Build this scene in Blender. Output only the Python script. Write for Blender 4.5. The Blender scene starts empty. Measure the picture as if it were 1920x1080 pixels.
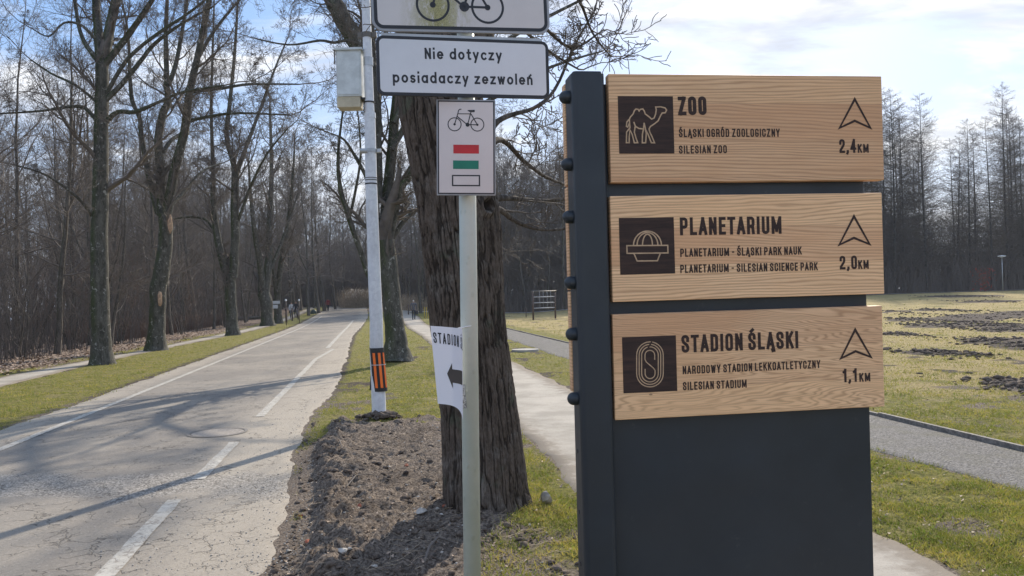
import bpy, bmesh, math, random
import numpy as np
from mathutils import Vector, Matrix

SC = bpy.context.scene
COL = SC.collection
R = math.radians
# ---------------------------------------------------------------- camera, sky, sun, exposure
F = 1500.0            # focal length in pixels of the 1920 wide frame
EYE = Vector((0, 0, 1.6))
PITCH = math.atan(22 / F)
ROLL = 0.025
_f = Vector((0, math.cos(PITCH), math.sin(PITCH)))
_r0 = Vector((1, 0, 0)); _u0 = _r0.cross(_f)
_r = math.cos(ROLL) * _r0 - math.sin(ROLL) * _u0
_u = math.sin(ROLL) * _r0 + math.cos(ROLL) * _u0
cam = bpy.data.objects.new('camera', bpy.data.cameras.new('camera'))
COL.objects.link(cam)
cam.matrix_world = Matrix(((_r.x, _u.x, -_f.x, 0), (_r.y, _u.y, -_f.y, 0), (_r.z, _u.z, -_f.z, 1.6), (0, 0, 0, 1)))
cam.data.sensor_width = 36
cam.data.lens = F / 1920 * 36
cam.data.clip_end = 2000
cam.data.clip_start = 0.05
SC.camera = cam

SUN_AZ = R(20); SUN_EL = R(31)
world = bpy.data.worlds.new('World'); SC.world = world; world.use_nodes = True
wn = world.node_tree.nodes; wl = world.node_tree.links
wn.clear()
w_out = wn.new('ShaderNodeOutputWorld'); w_bg = wn.new('ShaderNodeBackground')
w_bg.inputs['Strength'].default_value = 0.125
sky = wn.new('ShaderNodeTexSky'); sky.sky_type = 'NISHITA'; sky.sun_disc = False
sky.sun_elevation = SUN_EL; sky.sun_rotation = SUN_AZ
sky.air_density = 1.0; sky.dust_density = 1.2; sky.ozone_density = 1.5
tc = wn.new('ShaderNodeTexCoord')
sep = wn.new('ShaderNodeSeparateXYZ'); wl.new(tc.outputs['Generated'], sep.inputs[0])
def wmath(op, a, b=None, clamp=False):
    n = wn.new('ShaderNodeMath'); n.operation = op; n.use_clamp = clamp
    for i, v in enumerate((a, b)):
        if v is None: continue
        if isinstance(v, (int, float)): n.inputs[i].default_value = v
        else: wl.new(v, n.inputs[i])
    return n.outputs[0]
zz = wmath('ADD', wmath('MAXIMUM', sep.outputs['Z'], 0.0), 0.22)
comb = wn.new('ShaderNodeCombineXYZ')
wl.new(wmath('DIVIDE', sep.outputs['X'], zz), comb.inputs[0])
wl.new(wmath('DIVIDE', sep.outputs['Y'], zz), comb.inputs[1])
def wnoise(scale, detail, rough, dist, off, stretch=(1, 1, 1)):
    m = wn.new('ShaderNodeMapping'); m.inputs['Location'].default_value = off; m.inputs['Scale'].default_value = stretch
    wl.new(comb.outputs[0], m.inputs[0])
    n = wn.new('ShaderNodeTexNoise'); n.inputs['Scale'].default_value = scale; n.inputs['Detail'].default_value = detail
    n.inputs['Roughness'].default_value = rough; n.inputs['Distortion'].default_value = dist
    wl.new(m.outputs[0], n.inputs[0]); return n.outputs[0]
def wramp(v, a, b):
    n = wn.new('ShaderNodeMapRange'); n.interpolation_type = 'SMOOTHSTEP'
    n.inputs[1].default_value = a; n.inputs[2].default_value = b; wl.new(v, n.inputs[0]); return n.outputs[0]
def wmix(f, a, b):
    n = wn.new('ShaderNodeMix'); n.data_type = 'RGBA'
    for s, v in ((0, f), (6, a), (7, b)):
        if isinstance(v, tuple): n.inputs[s].default_value = v
        else: wl.new(v, n.inputs[s])
    return n.outputs[2]
c_mask = wramp(wnoise(1.3, 7, .62, .5, (3.1, 1.7, 0), (1, 1.6, 1)), .44, .66)
c_tone = wramp(wnoise(2.1, 5, .55, .3, (7.3, .4, 0), (1, 1.8, 1)), .38, .62)
# thin haze towards the horizon
hz = wramp(sep.outputs['Z'], .34, .0)
cloud_col = wmix(c_tone, (4.9, 5.2, 5.9, 1), (8.4, 8.3, 8.2, 1))
blue = wmix(0.55, sky.outputs[0], (3.2, 4.6, 6.8, 1)) if False else sky.outputs[0]
lift = wn.new('ShaderNodeMix'); lift.data_type = 'RGBA'; lift.inputs[0].default_value = 0.7
wl.new(blue, lift.inputs[6]); lift.inputs[7].default_value = (2.1, 3.8, 7.0, 1)
c1 = wmix(c_mask, lift.outputs[2], cloud_col)
c2 = wmix(wmath('MULTIPLY', hz, .6), c1, (6.7, 7.0, 7.4, 1))
wl.new(c2, w_bg.inputs['Color']); wl.new(w_bg.outputs[0], w_out.inputs[0])

sun = bpy.data.objects.new('sun', bpy.data.lights.new('sun', 'SUN')); COL.objects.link(sun)
sun.data.energy = 5.0; sun.data.angle = R(0.6); sun.data.color = (1.0, .90, .75)
to_sun = Vector((math.sin(SUN_AZ) * math.cos(SUN_EL), math.cos(SUN_AZ) * math.cos(SUN_EL), math.sin(SUN_EL)))
sun.rotation_euler = to_sun.to_track_quat('Z', 'Y').to_euler()
SC.view_settings.view_transform = 'Standard'; SC.view_settings.look = 'None'
SC.view_settings.gamma = 1; SC.view_settings.use_curve_mapping = False
SC.view_settings.exposure = 0.30

# ---------------------------------------------------------------- helpers: points
def sstep(a, b, x):
    t = np.clip((x - a) / (b - a), 0, 1); return t * t * (3 - 2 * t)
def H(x, y):
    """height of the terrain"""
    right = 1.3 * (1 - np.exp(-np.maximum(x - 2, 0) / 22)) * sstep(25, 92, y)
    left = 1.5 * sstep(50, 160, y) * sstep(2, -14, x)
    return right + left
def P(px, py, d):
    """the point of the place seen at photo pixel px, py at forward distance d"""
    px, py, d = float(px), float(py), float(d)
    return EYE + d * (_f + (px - 960) / F * _r + (540 - py) / F * _u)
def G(px, py, dz=0.0):
    """the ground point seen at photo pixel px, py"""
    v = _f + (px - 960) / F * _r + (540 - py) / F * _u
    z = 0.0
    for _ in range(30):
        t = (z - 1.6) / min(v.z, -1e-4); p = EYE + t * v; z = 0.6 * z + 0.4 * float(H(p.x, p.y))
    p.z = float(H(p.x, p.y)) + dz
    return p
def Gd(px, d, dz=0.0):
    """ground point in picture column px (of its own horizon row) at distance d"""
    x = (px - 960) / F * d
    return Vector((x, d, float(H(x, d)) + dz))

def vnoise(x, y, seed=0):
    xi = np.floor(x).astype(np.int64); yi = np.floor(y).astype(np.int64)
    xf = x - xi; yf = y - yi
    def h(a, b):
        n = (a * 374761393 + b * 668265263 + seed * 144269504) & 0xffffffff
        n = ((n ^ (n >> 13)) * 1274126177) & 0xffffffff
        return ((n ^ (n >> 16)) & 0xffff) / 65535.0
    u = xf * xf * (3 - 2 * xf); v = yf * yf * (3 - 2 * yf)
    return (h(xi, yi) * (1 - u) + h(xi + 1, yi) * u) * (1 - v) + (h(xi, yi + 1) * (1 - u) + h(xi + 1, yi + 1) * u) * v
def fbm(x, y, o=4, seed=0, gain=.5):
    s = 0; a = 1; t = 0
    for i in range(o):
        s = s + a * vnoise(x * 2 ** i + 17.3 * i, y * 2 ** i + 5.1 * i, seed + i); t += a; a *= gain
    return s / t

# ---------------------------------------------------------------- helpers: objects
def tag(o, label=None, cat=None, group=None, kind=None):
    if label: o['label'] = label
    if cat: o['category'] = cat
    if group: o['group'] = group
    if kind: o['kind'] = kind
    return o
def link(o, parent=None):
    COL.objects.link(o)
    if parent is not None: o.parent = parent
    return o
def empty(name, loc=(0, 0, 0), mat=None):
    o = bpy.data.objects.new(name, None); COL.objects.link(o)
    if mat is not None: o.matrix_world = mat
    else: o.location = loc
    o.empty_display_size = .2
    return o
def mesh_np(name, verts, faces, mats=(), smooth=False, parent=None, mi=None):
    """verts (N,3); faces: (M,k) array or list of lists"""
    me = bpy.data.meshes.new(name)
    if isinstance(faces, np.ndarray):
        k = faces.shape[1]; M = len(faces)
        me.vertices.add(len(verts)); me.vertices.foreach_set('co', np.asarray(verts, np.float32).ravel())
        me.loops.add(M * k); me.loops.foreach_set('vertex_index', faces.astype(np.int32).ravel())
        me.polygons.add(M); me.polygons.foreach_set('loop_start', np.arange(0, M * k, k, dtype=np.int32))
        if mi is not None: me.polygons.foreach_set('material_index', np.asarray(mi, np.int32))
        me.update(calc_edges=True)
    else:
        me.from_pydata([tuple(v) for v in verts], [], [tuple(f) for f in faces])
        if mi is not None: me.polygons.foreach_set('material_index', np.asarray(mi, np.int32))
    if smooth: me.polygons.foreach_set('use_smooth', np.ones(len(me.polygons), bool))
    for m in mats: me.materials.append(m)
    me.validate(); me.update()
    return link(bpy.data.objects.new(name, me), parent)
def mesh_bm(name, bm, mat, parent=None, smooth=False, mtx=None):
    me = bpy.data.meshes.new(name); bm.normal_update(); bm.to_mesh(me); bm.free()
    for m in (mat if isinstance(mat, (list, tuple)) else [mat]): me.materials.append(m)
    if smooth:
        for p in me.polygons: p.use_smooth = True
    o = link(bpy.data.objects.new(name, me), parent)
    if mtx is not None: o.matrix_local = mtx
    return o
def box(bm, x0, x1, y0, y1, z0, z1, bev=0.0, seg=2):
    r = bmesh.ops.create_cube(bm, size=1)
    bmesh.ops.scale(bm, vec=(x1 - x0, y1 - y0, z1 - z0), verts=r['verts'])
    bmesh.ops.translate(bm, vec=((x0 + x1) / 2, (y0 + y1) / 2, (z0 + z1) / 2), verts=r['verts'])
    if bev > 0:
        es = list({e for v in r['verts'] for e in v.link_edges})
        bmesh.ops.bevel(bm, geom=es, offset=bev, segments=seg, affect='EDGES', profile=.5)
def prism(bm, pts, z0, z1):
    """vertical prism over 2-D outline"""
    a = [bm.verts.new((p[0], p[1], z0)) for p in pts]; b = [bm.verts.new((p[0], p[1], z1)) for p in pts]
    n = len(pts)
    bm.faces.new(b); bm.faces.new(a[::-1])
    for i in range(n): bm.faces.new((a[i], a[(i + 1) % n], b[(i + 1) % n], b[i]))
def tube(bm, p0, p1, r0, r1=None, n=16, caps=True):
    p0 = Vector(p0); p1 = Vector(p1); r1 = r0 if r1 is None else r1
    t = (p1 - p0).normalized(); ref = Vector((0, 0, 1)) if abs(t.z) < .9 else Vector((0, 1, 0))
    a = t.cross(ref).normalized(); b = t.cross(a)
    A = [bm.verts.new(p0 + r0 * (math.cos(q) * a + math.sin(q) * b)) for q in [2 * math.pi * i / n for i in range(n)]]
    B = [bm.verts.new(p1 + r1 * (math.cos(q) * a + math.sin(q) * b)) for q in [2 * math.pi * i / n for i in range(n)]]
    for i in range(n): bm.faces.new((A[i], B[i], B[(i + 1) % n], A[(i + 1) % n]))
    if caps: bm.faces.new(A); bm.faces.new(B[::-1])
def rrect(x0, x1, y0, y1, r, n=6):
    out = []
    for cx, cy, a0 in ((x1 - r, y1 - r, 0), (x0 + r, y1 - r, 90), (x0 + r, y0 + r, 180), (x1 - r, y0 + r, 270)):
        for i in range(n + 1):
            a = R(a0 + 90 * i / n); out.append((cx + r * math.cos(a), cy + r * math.sin(a)))
    return out
def tubes(name, polys, mat, parent=None, sides=3, smooth=True):
    """polys: list of (pts [(x,y,z)..], radii). One mesh of tubes; grouped by length so numpy does the work."""
    by = {}
    for p, r in polys: by.setdefault(len(p), []).append((p, r))
    V = []; Fc = []; base = 0
    for K, lst in by.items():
        Pt = np.array([l[0] for l in lst], float); Rd = np.array([l[1] for l in lst], float)
        N = len(lst)
        T = np.gradient(Pt, axis=1); T /= np.linalg.norm(T, axis=2, keepdims=True) + 1e-9
        m = T.mean(axis=1); ref = np.where(np.abs(m[:, 2:3]) > .8, np.array([[1., 0, 0]]), np.array([[0, 0, 1.]]))[:, None, :]
        A = np.cross(T, np.broadcast_to(ref, T.shape)); A /= np.linalg.norm(A, axis=2, keepdims=True) + 1e-9
        B = np.cross(T, A)
        ang = np.arange(sides) * 2 * math.pi / sides
        ring = Pt[:, :, None, :] + Rd[:, :, None, None] * (np.cos(ang)[None, None, :, None] * A[:, :, None, :] + np.sin(ang)[None, None, :, None] * B[:, :, None, :])
        V.append(ring.reshape(-1, 3))
        idx = (base + np.arange(N * K * sides)).reshape(N, K, sides)
        a = idx[:, :-1, :]; b = idx[:, 1:, :]; a2 = np.roll(a, -1, axis=2); b2 = np.roll(b, -1, axis=2)
        Fc.append(np.stack([a, a2, b2, b], axis=-1).reshape(-1, 4))
        base += N * K * sides
    return mesh_np(name, np.concatenate(V), np.concatenate(Fc), [mat], smooth, parent)

# ---------------------------------------------------------------- helpers: materials
class M:
    def __init__(s, name):
        s.m = bpy.data.materials.new(name); s.m.use_nodes = True
        s.n = s.m.node_tree.nodes; s.l = s.m.node_tree.links
        s.b = s.n['Principled BSDF']; s.b.inputs['Roughness'].default_value = .8
        s.tc = s.n.new('ShaderNodeTexCoord'); s.obj = s.tc.outputs['Object']
    def set(s, k, v):
        i = s.b.inputs[k]
        if hasattr(v, 'is_linked') or isinstance(v, bpy.types.NodeSocket): s.l.new(v, i)
        else: i.default_value = (*v, 1) if isinstance(v, tuple) and len(v) == 3 and len(i.default_value) == 4 else v
        return s
    def _in(s, sock, v):
        if isinstance(v, bpy.types.NodeSocket): s.l.new(v, sock)
        elif isinstance(v, tuple) and len(v) == 3 and sock.type == 'RGBA': sock.default_value = (*v, 1)
        else: sock.default_value = v
    def map(s, scale=(1, 1, 1), loc=(0, 0, 0), rot=(0, 0, 0), src=None):
        m = s.n.new('ShaderNodeMapping'); m.inputs['Scale'].default_value = scale; m.inputs['Location'].default_value = loc; m.inputs['Rotation'].default_value = rot
        s.l.new(src or s.obj, m.inputs[0]); return m.outputs[0]
    def noise(s, scale, detail=4, rough=.55, dist=0, src=None, col=False):
        n = s.n.new('ShaderNodeTexNoise'); n.inputs['Scale'].default_value = scale; n.inputs['Detail'].default_value = detail
        n.inputs['Roughness'].default_value = rough; n.inputs['Distortion'].default_value = dist
        s.l.new(src or s.obj, n.inputs[0]); return n.outputs[1 if col else 0]
    def voro(s, scale, feature='F1', src=None, out='Distance', rnd=1.0):
        n = s.n.new('ShaderNodeTexVoronoi'); n.feature = feature; n.inputs['Scale'].default_value = scale
        n.inputs['Randomness'].default_value = rnd
        s.l.new(src or s.obj, n.inputs[0]); return n.outputs[out]
    def math(s, op, a, b=None, c=None, clamp=False):
        n = s.n.new('ShaderNodeMath'); n.operation = op; n.use_clamp = clamp
        for i, v in enumerate((a, b, c)):
            if v is not None: s._in(n.inputs[i], v)
        return n.outputs[0]
    def vmath(s, op, a, b):
        n = s.n.new('ShaderNodeVectorMath'); n.operation = op
        s._in(n.inputs[0], a); s._in(n.inputs[1], b); return n.outputs[0]
    def ramp(s, v, a, b, lo=0.0, hi=1.0, smooth=True):
        n = s.n.new('ShaderNodeMapRange'); n.interpolation_type = 'SMOOTHSTEP' if smooth else 'LINEAR'
        for i, x in enumerate((v, a, b, lo, hi)): s._in(n.inputs[i], x)
        return n.outputs[0]
    def mix(s, f, a, b, mode='MIX'):
        n = s.n.new('ShaderNodeMix'); n.data_type = 'RGBA'; n.blend_type = mode
        s._in(n.inputs[0], f); s._in(n.inputs[6], a); s._in(n.inputs[7], b); return n.outputs[2]
    def attr(s, name):
        n = s.n.new('ShaderNodeAttribute'); n.attribute_name = name
        q = s.n.new('ShaderNodeSeparateColor'); s.l.new(n.outputs[0], q.inputs[0]); return q.outputs
    def xyz(s, src=None):
        q = s.n.new('ShaderNodeSeparateXYZ'); s.l.new(src or s.obj, q.inputs[0]); return q.outputs
    def bump(s, h, strength=.5, dist=.01):
        n = s.n.new('ShaderNodeBump'); n.inputs['Strength'].default_value = strength; n.inputs['Distance'].default_value = dist
        s.l.new(h, n.inputs['Height']); s.l.new(n.outputs[0], s.b.inputs['Normal']); return s
    def info(s, k='Random'):
        return s.n.new('ShaderNodeObjectInfo').outputs[k]
def flat(name, col, rough=.6, metal=0.0, vary=.12, vscale=8.0, spec=.5):
    m = M(name); n = m.noise(vscale, 5, .6)
    m.set('Base Color', m.mix(m.ramp(n, .3, .7), tuple(c * (1 - vary) for c in col), tuple(min(1, c * (1 + vary)) for c in col)))
    m.set('Roughness', rough).set('Metallic', metal).set('Specular IOR Level', spec)
    return m.m
# ---------------------------------------------------------------- materials
def make_ground():
    m = M('ground_cover'); a = m.attr('mask')
    n1 = m.noise(.35, 5, .6); n2 = m.noise(2.6, 5, .65); n3 = m.noise(17, 6, .75); n4 = m.noise(120, 2, .6)
    br = m.math('ADD', m.math('MULTIPLY', m.math('SUBTRACT', n2, .5), .5), m.math('MULTIPLY', m.math('SUBTRACT', n3, .5), .35))
    green = m.mix(m.ramp(n3, .3, .7), (.075, .085, .016), (.31, .28, .06))
    green = m.mix(m.ramp(n2, .4, .65), green, m.mix(m.ramp(n3, .3, .7), (.13, .11, .045), (.38, .32, .13)))
    dry = m.mix(m.ramp(n3, .3, .7), (.22, .16, .065), (.54, .43, .20))
    dry = m.mix(m.ramp(n1, .52, .68), dry, m.mix(m.ramp(n3, .3, .7), (.14, .135, .04), (.28, .25, .09)))
    c = m.mix(m.ramp(m.math('ADD', a[2], m.math('MULTIPLY', br, .7)), .35, .65), green, dry)
    leaf = m.mix(m.ramp(n3, .35, .65), (.12, .085, .06), (.34, .25, .19))
    c = m.mix(m.ramp(m.math('ADD', a[1], br), .4, .6), c, leaf)
    soil = m.mix(m.ramp(m.noise(45, 5, .7), .3, .7), (.055, .041, .033), (.40, .325, .26))
    pq = m.xyz(); soil = m.mix(m.math('MULTIPLY', m.ramp(m.noise(1.4, 5, .7, .6), .48, .64), .4), soil, (.075, .057, .046))
    soil = m.mix(m.ramp(pq[1], 12, 16, 0, .8), soil, (.062, .047, .040))
    c = m.mix(m.ramp(m.math('ADD', a[0], br), .38, .62), c, soil)
    m.set('Base Color', c).set('Roughness', .95).set('Specular IOR Level', .15)
    m.bump(m.math('ADD', m.math('MULTIPLY', n3, 1.0), m.math('MULTIPLY', m.noise(60, 4, .7), .6)), 1.0, .05)
    return m.m
def crack_mask(m, src=None):
    w = m.vmath('MULTIPLY', m.vmath('SUBTRACT', m.noise(2.2, 3, .6, col=True, src=src), (.5, .5, .5)), (.55, .55, .55))
    w2 = m.vmath('MULTIPLY', m.vmath('SUBTRACT', m.noise(14, 3, .6, col=True, src=src), (.5, .5, .5)), (.09, .09, .09))
    p = m.vmath('ADD', m.vmath('ADD', src or m.obj, w), w2)
    d1 = m.voro(1.15, 'DISTANCE_TO_EDGE', p); d2 = m.voro(3.2, 'DISTANCE_TO_EDGE', p); d3 = m.voro(8, 'DISTANCE_TO_EDGE', p)
    k = m.noise(.5, 3, .5, src=src); k2 = m.noise(.8, 3, .5, src=m.map(loc=(9, 4, 0), src=src)); k3 = m.noise(3, 3, .5, src=m.map(loc=(2, 7, 0), src=src))
    c1 = m.math('MULTIPLY', m.ramp(d1, .010, .003), m.ramp(k3, .46, .58))
    c2 = m.math('MULTIPLY', m.math('MULTIPLY', m.ramp(d2, .020, .007), m.ramp(k, .47, .54)), m.ramp(k3, .40, .52))
    c3 = m.math('MULTIPLY', m.math('MULTIPLY', m.ramp(d3, .04, .014), m.ramp(k2, .56, .63)), m.ramp(k3, .46, .56))
    return m.math('MAXIMUM', m.math('MAXIMUM', c1, c2), c3)
def asphalt_color(m):
    a = m.attr('mask')
    n = m.noise(.55, 4, .6, src=m.map(scale=(1, .55, 1))); f = m.noise(160, 3, .75); g = m.noise(7, 5, .7)
    st = m.noise(1.0, 5, .6, src=m.map(scale=(.35, 1.7, 1), rot=(0, 0, .2)))
    c = m.mix(m.ramp(n, .38, .62), (.215, .19, .162), (.295, .258, .212))
    c = m.mix(m.math('MULTIPLY', m.ramp(st, .52, .68), .45), c, (.185, .172, .155))
    c = m.mix(m.math('MULTIPLY', m.ramp(m.math('ADD', a[0], m.math('MULTIPLY', m.math('SUBTRACT', g, .5), .5)), .15, .85), .8), c, (.40, .345, .275))
    c = m.mix(m.ramp(f, .30, .45, .55, 0), c, (.085, .08, .075))
    c = m.mix(m.ramp(f, .60, .72, 0, .5), c, (.44, .41, .37))
    q = m.xyz(); nb = m.noise(1.3, 4, .6)
    band = m.ramp(m.math('ABSOLUTE', m.math('SUBTRACT', m.math('ADD', q[1], m.math('MULTIPLY', m.math('SUBTRACT', nb, .5), 1.4)), m.math('SUBTRACT', 7.0, m.math('MULTIPLY', q[0], .08)))), .55, .30)
    agg = m.voro(75, out='Color'); qa = m.n.new('ShaderNodeSeparateColor'); m.l.new(agg, qa.inputs[0])
    c = m.mix(m.math('MULTIPLY', band, .62), c, m.mix(m.ramp(qa.outputs[0], .2, .8), (.075, .068, .06), (.46, .42, .37)))
    c = m.mix(m.math('MULTIPLY', m.ramp(qa.outputs[1], .72, .95), .28), c, (.10, .095, .09)); c = m.mix(m.math('MULTIPLY', m.ramp(qa.outputs[2], .8, .98), .25), c, (.50, .47, .42))
    tyre = m.ramp(m.noise(.9, 4, .6, src=m.map(scale=(2.4, .12, 1), rot=(0, 0, -.185))), .5, .7)
    c = m.mix(m.math('MULTIPLY', tyre, .28), c, (.15, .145, .14))
    # dark pits and crumbs
    v = m.voro(9, 'F1', rnd=1.0)
    c = m.mix(m.math('MULTIPLY', m.ramp(v, .07, .035), .65), c, (.07, .06, .05))
    return c, f
def make_road():
    m = M('worn_asphalt'); c, f = asphalt_color(m); k = crack_mask(m)
    c = m.mix(m.math('MULTIPLY', k, .62), c, (.07, .06, .05))
    m.set('Base Color', c).set('Roughness', .88).set('Specular IOR Level', .25)
    m.bump(m.math('SUBTRACT', m.math('MULTIPLY', f, .35), k), .7, .012); return m.m
def make_paint():
    m = M('worn_white_line'); c, f = asphalt_color(m); k = crack_mask(m)
    k = m.math('MAXIMUM', k, m.math('MULTIPLY', m.ramp(m.voro(7, 'DISTANCE_TO_EDGE', m.vmath('ADD', m.obj, m.vmath('MULTIPLY', m.noise(9, 3, .6, col=True), (.2, .2, .2)))), .045, .018), m.ramp(m.noise(1.7, 2, .5), .36, .44)))
    w = m.math('MULTIPLY', m.ramp(m.noise(14, 6, .85), .36, .52), m.ramp(m.noise(2.2, 4, .7), .30, .48, .55, 1))
    w = m.math('MULTIPLY', w, m.math('SUBTRACT', 1.0, m.math('MULTIPLY', k, .85)))
    c = m.mix(w, c, m.mix(m.ramp(m.noise(5, 4, .7), .3, .7), (.40, .37, .32), (.50, .47, .41)))
    m.set('Base Color', c).set('Roughness', .8); m.bump(m.math('ADD', w, f), .4, .004); return m.m
def make_path():
    m = M('pale_dusty_path'); n = m.noise(1.1, 5, .65); f = m.noise(90, 3, .7); a = m.attr('mask')
    c = m.mix(m.ramp(n, .35, .65), (.31, .28, .235), (.44, .395, .335))
    e = m.ramp(m.math('ADD', a[0], m.math('MULTIPLY', m.math('SUBTRACT', m.noise(6, 5, .7), .5), .9)), .45, .85)
    c = m.mix(m.math('MULTIPLY', e, .75), c, (.17, .135, .10))
    c = m.mix(m.ramp(f, .3, .45, .45, 0), c, (.14, .12, .10))
    c = m.mix(m.math('MULTIPLY', m.ramp(m.voro(6), .06, .03), .7), c, (.09, .07, .05))
    m.set('Base Color', c).set('Roughness', .92).set('Specular IOR Level', .2); m.bump(f, .5, .008); return m.m
def make_gravel():
    m = M('grey_gravel'); v = m.voro(62, 'F1'); vc = m.voro(62, 'F1', out='Color'); n = m.noise(2.2, 4, .6)
    q = m.n.new('ShaderNodeSeparateColor'); m.l.new(vc, q.inputs[0])
    c = m.mix(q.outputs[0], (.09, .083, .077), (.31, .29, .27)); c = m.mix(m.ramp(n, .45, .7, 0, .5), c, (.16, .15, .10))
    m.set('Base Color', c).set('Roughness', .9); m.bump(m.math('SUBTRACT', 1.0, v), 1.0, .03); return m.m
def make_bark(name, dark, light, moss, mossy, sx=9.0, white=0.0, rnd=True):
    m = M(name)
    s = m.map(scale=(1, 1, .32))
    n = m.noise(sx, 6, .7, .4, src=s); n2 = m.noise(sx * 4, 4, .7, src=s); big = m.noise(.9, 3, .6)
    c = m.mix(m.ramp(m.math('ADD', m.math('MULTIPLY', n, .65), m.math('MULTIPLY', n2, .35)), .36, .64), dark, light)
    if mossy > 0:
        g = m.n.new('ShaderNodeNewGeometry'); q = m.xyz(g.outputs['Normal'])
        side = m.ramp(q[0], .35, -.5)
        mk = m.math('MULTIPLY', m.math('MULTIPLY', side, m.ramp(m.math('ADD', big, m.math('MULTIPLY', m.math('SUBTRACT', n, .5), .5)), .30, .55)), mossy)
        c = m.mix(mk, c, m.mix(m.ramp(n2, .3, .7), tuple(v * .6 for v in moss), tuple(v * 1.25 for v in moss)))
    if white > 0:
        wv = m.ramp(m.noise(7, 5, .75, .5), .58, .66)
        c = m.mix(m.math('MULTIPLY', wv, white), c, (.48, .46, .42))
    m.set('Base Color', c).set('Roughness', .92).set('Specular IOR Level', .2)
    m.bump(m.math('ADD', n, m.math('MULTIPLY', n2, .4)), .8, .03); return m.m
def make_wood(name, seed, tone=1.0, curvy=.0):
    """pale ash boards glued from three lamellas, each with its own grain; local x runs along the grain"""
    m = M(name); q = m.xyz()
    lam = m.math('FLOOR', m.math('MULTIPLY', m.math('ADD', q[1], seed * .013 + 5), 1 / .094))
    wn_ = m.n.new('ShaderNodeTexWhiteNoise'); wn_.noise_dimensions = '1D'; m._in(wn_.inputs['W'], m.math('ADD', lam, seed * 7.7))
    off = m.n.new('ShaderNodeCombineXYZ'); m._in(off.inputs[0], m.math('MULTIPLY', wn_.outputs[0], 30.0)); m._in(off.inputs[1], m.math('MULTIPLY', wn_.outputs[0], 3.0)); off.inputs[2].default_value = seed
    p = m.vmath('ADD', m.obj, off.outputs[0])
    ps = m.map(scale=(.75, 6.5, 1), src=p)
    warp = m.noise(1.3, 4, .55, .25, src=ps)
    slope = m.math('MULTIPLY', q[0], m.math('MULTIPLY', m.math('SUBTRACT', wn_.outputs[0], .45), 50 + 190 * curvy))
    rings = m.math('ADD', m.math('ADD', m.math('MULTIPLY', q[1], 780.0), m.math('MULTIPLY', warp, 44.0 + 150 * curvy)), slope)
    sn = m.math('MULTIPLY', m.math('ADD', m.math('SINE', rings), 1.0), .5)
    sn = m.math('POWER', sn, 2.2)
    fine = m.noise(60, 4, .7, src=m.map(scale=(.05, 1.6, 1), src=p)); blot = m.noise(2.2, 3, .6, src=m.map(scale=(1, 2.5, 1), src=p))
    base = m.mix(m.ramp(wn_.outputs[0], .1, .9), tuple(c * tone for c in (.94, .575, .305)), tuple(c * tone for c in (.75, .415, .22)))
    base = m.mix(m.ramp(blot, .35, .7, 0, .5), base, tuple(c * tone for c in (.96, .64, .38)))
    c = m.mix(m.math('MULTIPLY', m.math('MULTIPLY', sn, m.ramp(blot, .25, .6, .28, .62)), 1.0), base, tuple(c * tone for c in (.40, .205, .10)))
    c = m.mix(m.ramp(fine, .35, .65, .22, 0), c, tuple(c * tone for c in (.33, .19, .10)))
    v = m.voro(11, 'F1', src=m.map(scale=(.5, 1, 1), src=p))
    c = m.mix(m.ramp(v, .035, .015, 0, .7), c, (.16, .08, .045))
    seam = m.math('ABSOLUTE', m.math('SUBTRACT', m.math('FRACT', m.math('MULTIPLY', m.math('ADD', q[1], seed * .013 + 5), 1 / .094)), .5))
    c = m.mix(m.ramp(seam, .492, .498, 0, .5), c, (.22, .12, .07))
    m.set('Base Color', c).set('Roughness', .6).set('Specular IOR Level', .35)
    m.bump(m.math('SUBTRACT', fine, m.math('MULTIPLY', sn, .5)), .35, .0012); return m.m
def make_burnt():
    m = M('burnt_wood'); n = m.noise(60, 5, .7, src=m.map(scale=(.12, 1.5, 1)))
    m.set('Base Color', m.mix(m.ramp(n, .3, .7), (.020, .009, .006), (.055, .026, .018))).set('Roughness', .75)
    m.bump(n, .4, .001); return m.m
def make_steel():
    m = M('dark_blue_steel'); n = m.noise(3, 5, .6); f = m.noise(500, 2, .5)
    du = m.noise(26, 6, .8); c = m.mix(m.ramp(n, .3, .7), (.0125, .0175, .024), (.019, .026, .035))
    c = m.mix(m.ramp(du, .60, .76, 0, .30), c, (.10, .10, .10)); m.set('Base Color', c).set('Roughness', m.ramp(m.noise(1.7, 5, .7, .5), .3, .7, .30, .55)).set('Specular IOR Level', .5); m.bump(f, .12, .0006); return m.m
def make_plate(name, col, algae=0.0):
    m = M(name); n = m.noise(3.2, 6, .7); sp = m.noise(170, 3, .6)
    c = m.mix(m.ramp(n, .3, .75, 0, .5), col, tuple(v * .82 for v in col))
    v = m.voro(42); c = m.mix(m.math('MULTIPLY', m.ramp(v, .05, .03), m.ramp(m.noise(9, 2, .5), .6, .66)), c, (.05, .05, .05))
    if algae:
        q = m.xyz()
        d = m.math('ABSOLUTE', m.math('SUBTRACT', q[0], -.085))
        k = m.math('MULTIPLY', m.ramp(d, .16, .0), m.ramp(q[1], .22, -.02))
        k = m.math('MULTIPLY', k, m.ramp(m.math('ADD', m.noise(14, 5, .75, src=m.map(scale=(1.6, .6, 1))), m.math('MULTIPLY', k, .16)), .46, .62))
        c = m.mix(m.math('MULTIPLY', k, .9), c, m.mix(m.ramp(sp, .4, .6), (.20, .19, .045), (.36, .34, .12)))
        c = m.mix(m.math('MULTIPLY', m.math('MULTIPLY', k, m.ramp(sp, .60, .66)), .9), c, (.04, .045, .02))
    m.set('Base Color', c).set('Roughness', .5); return m.m
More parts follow.
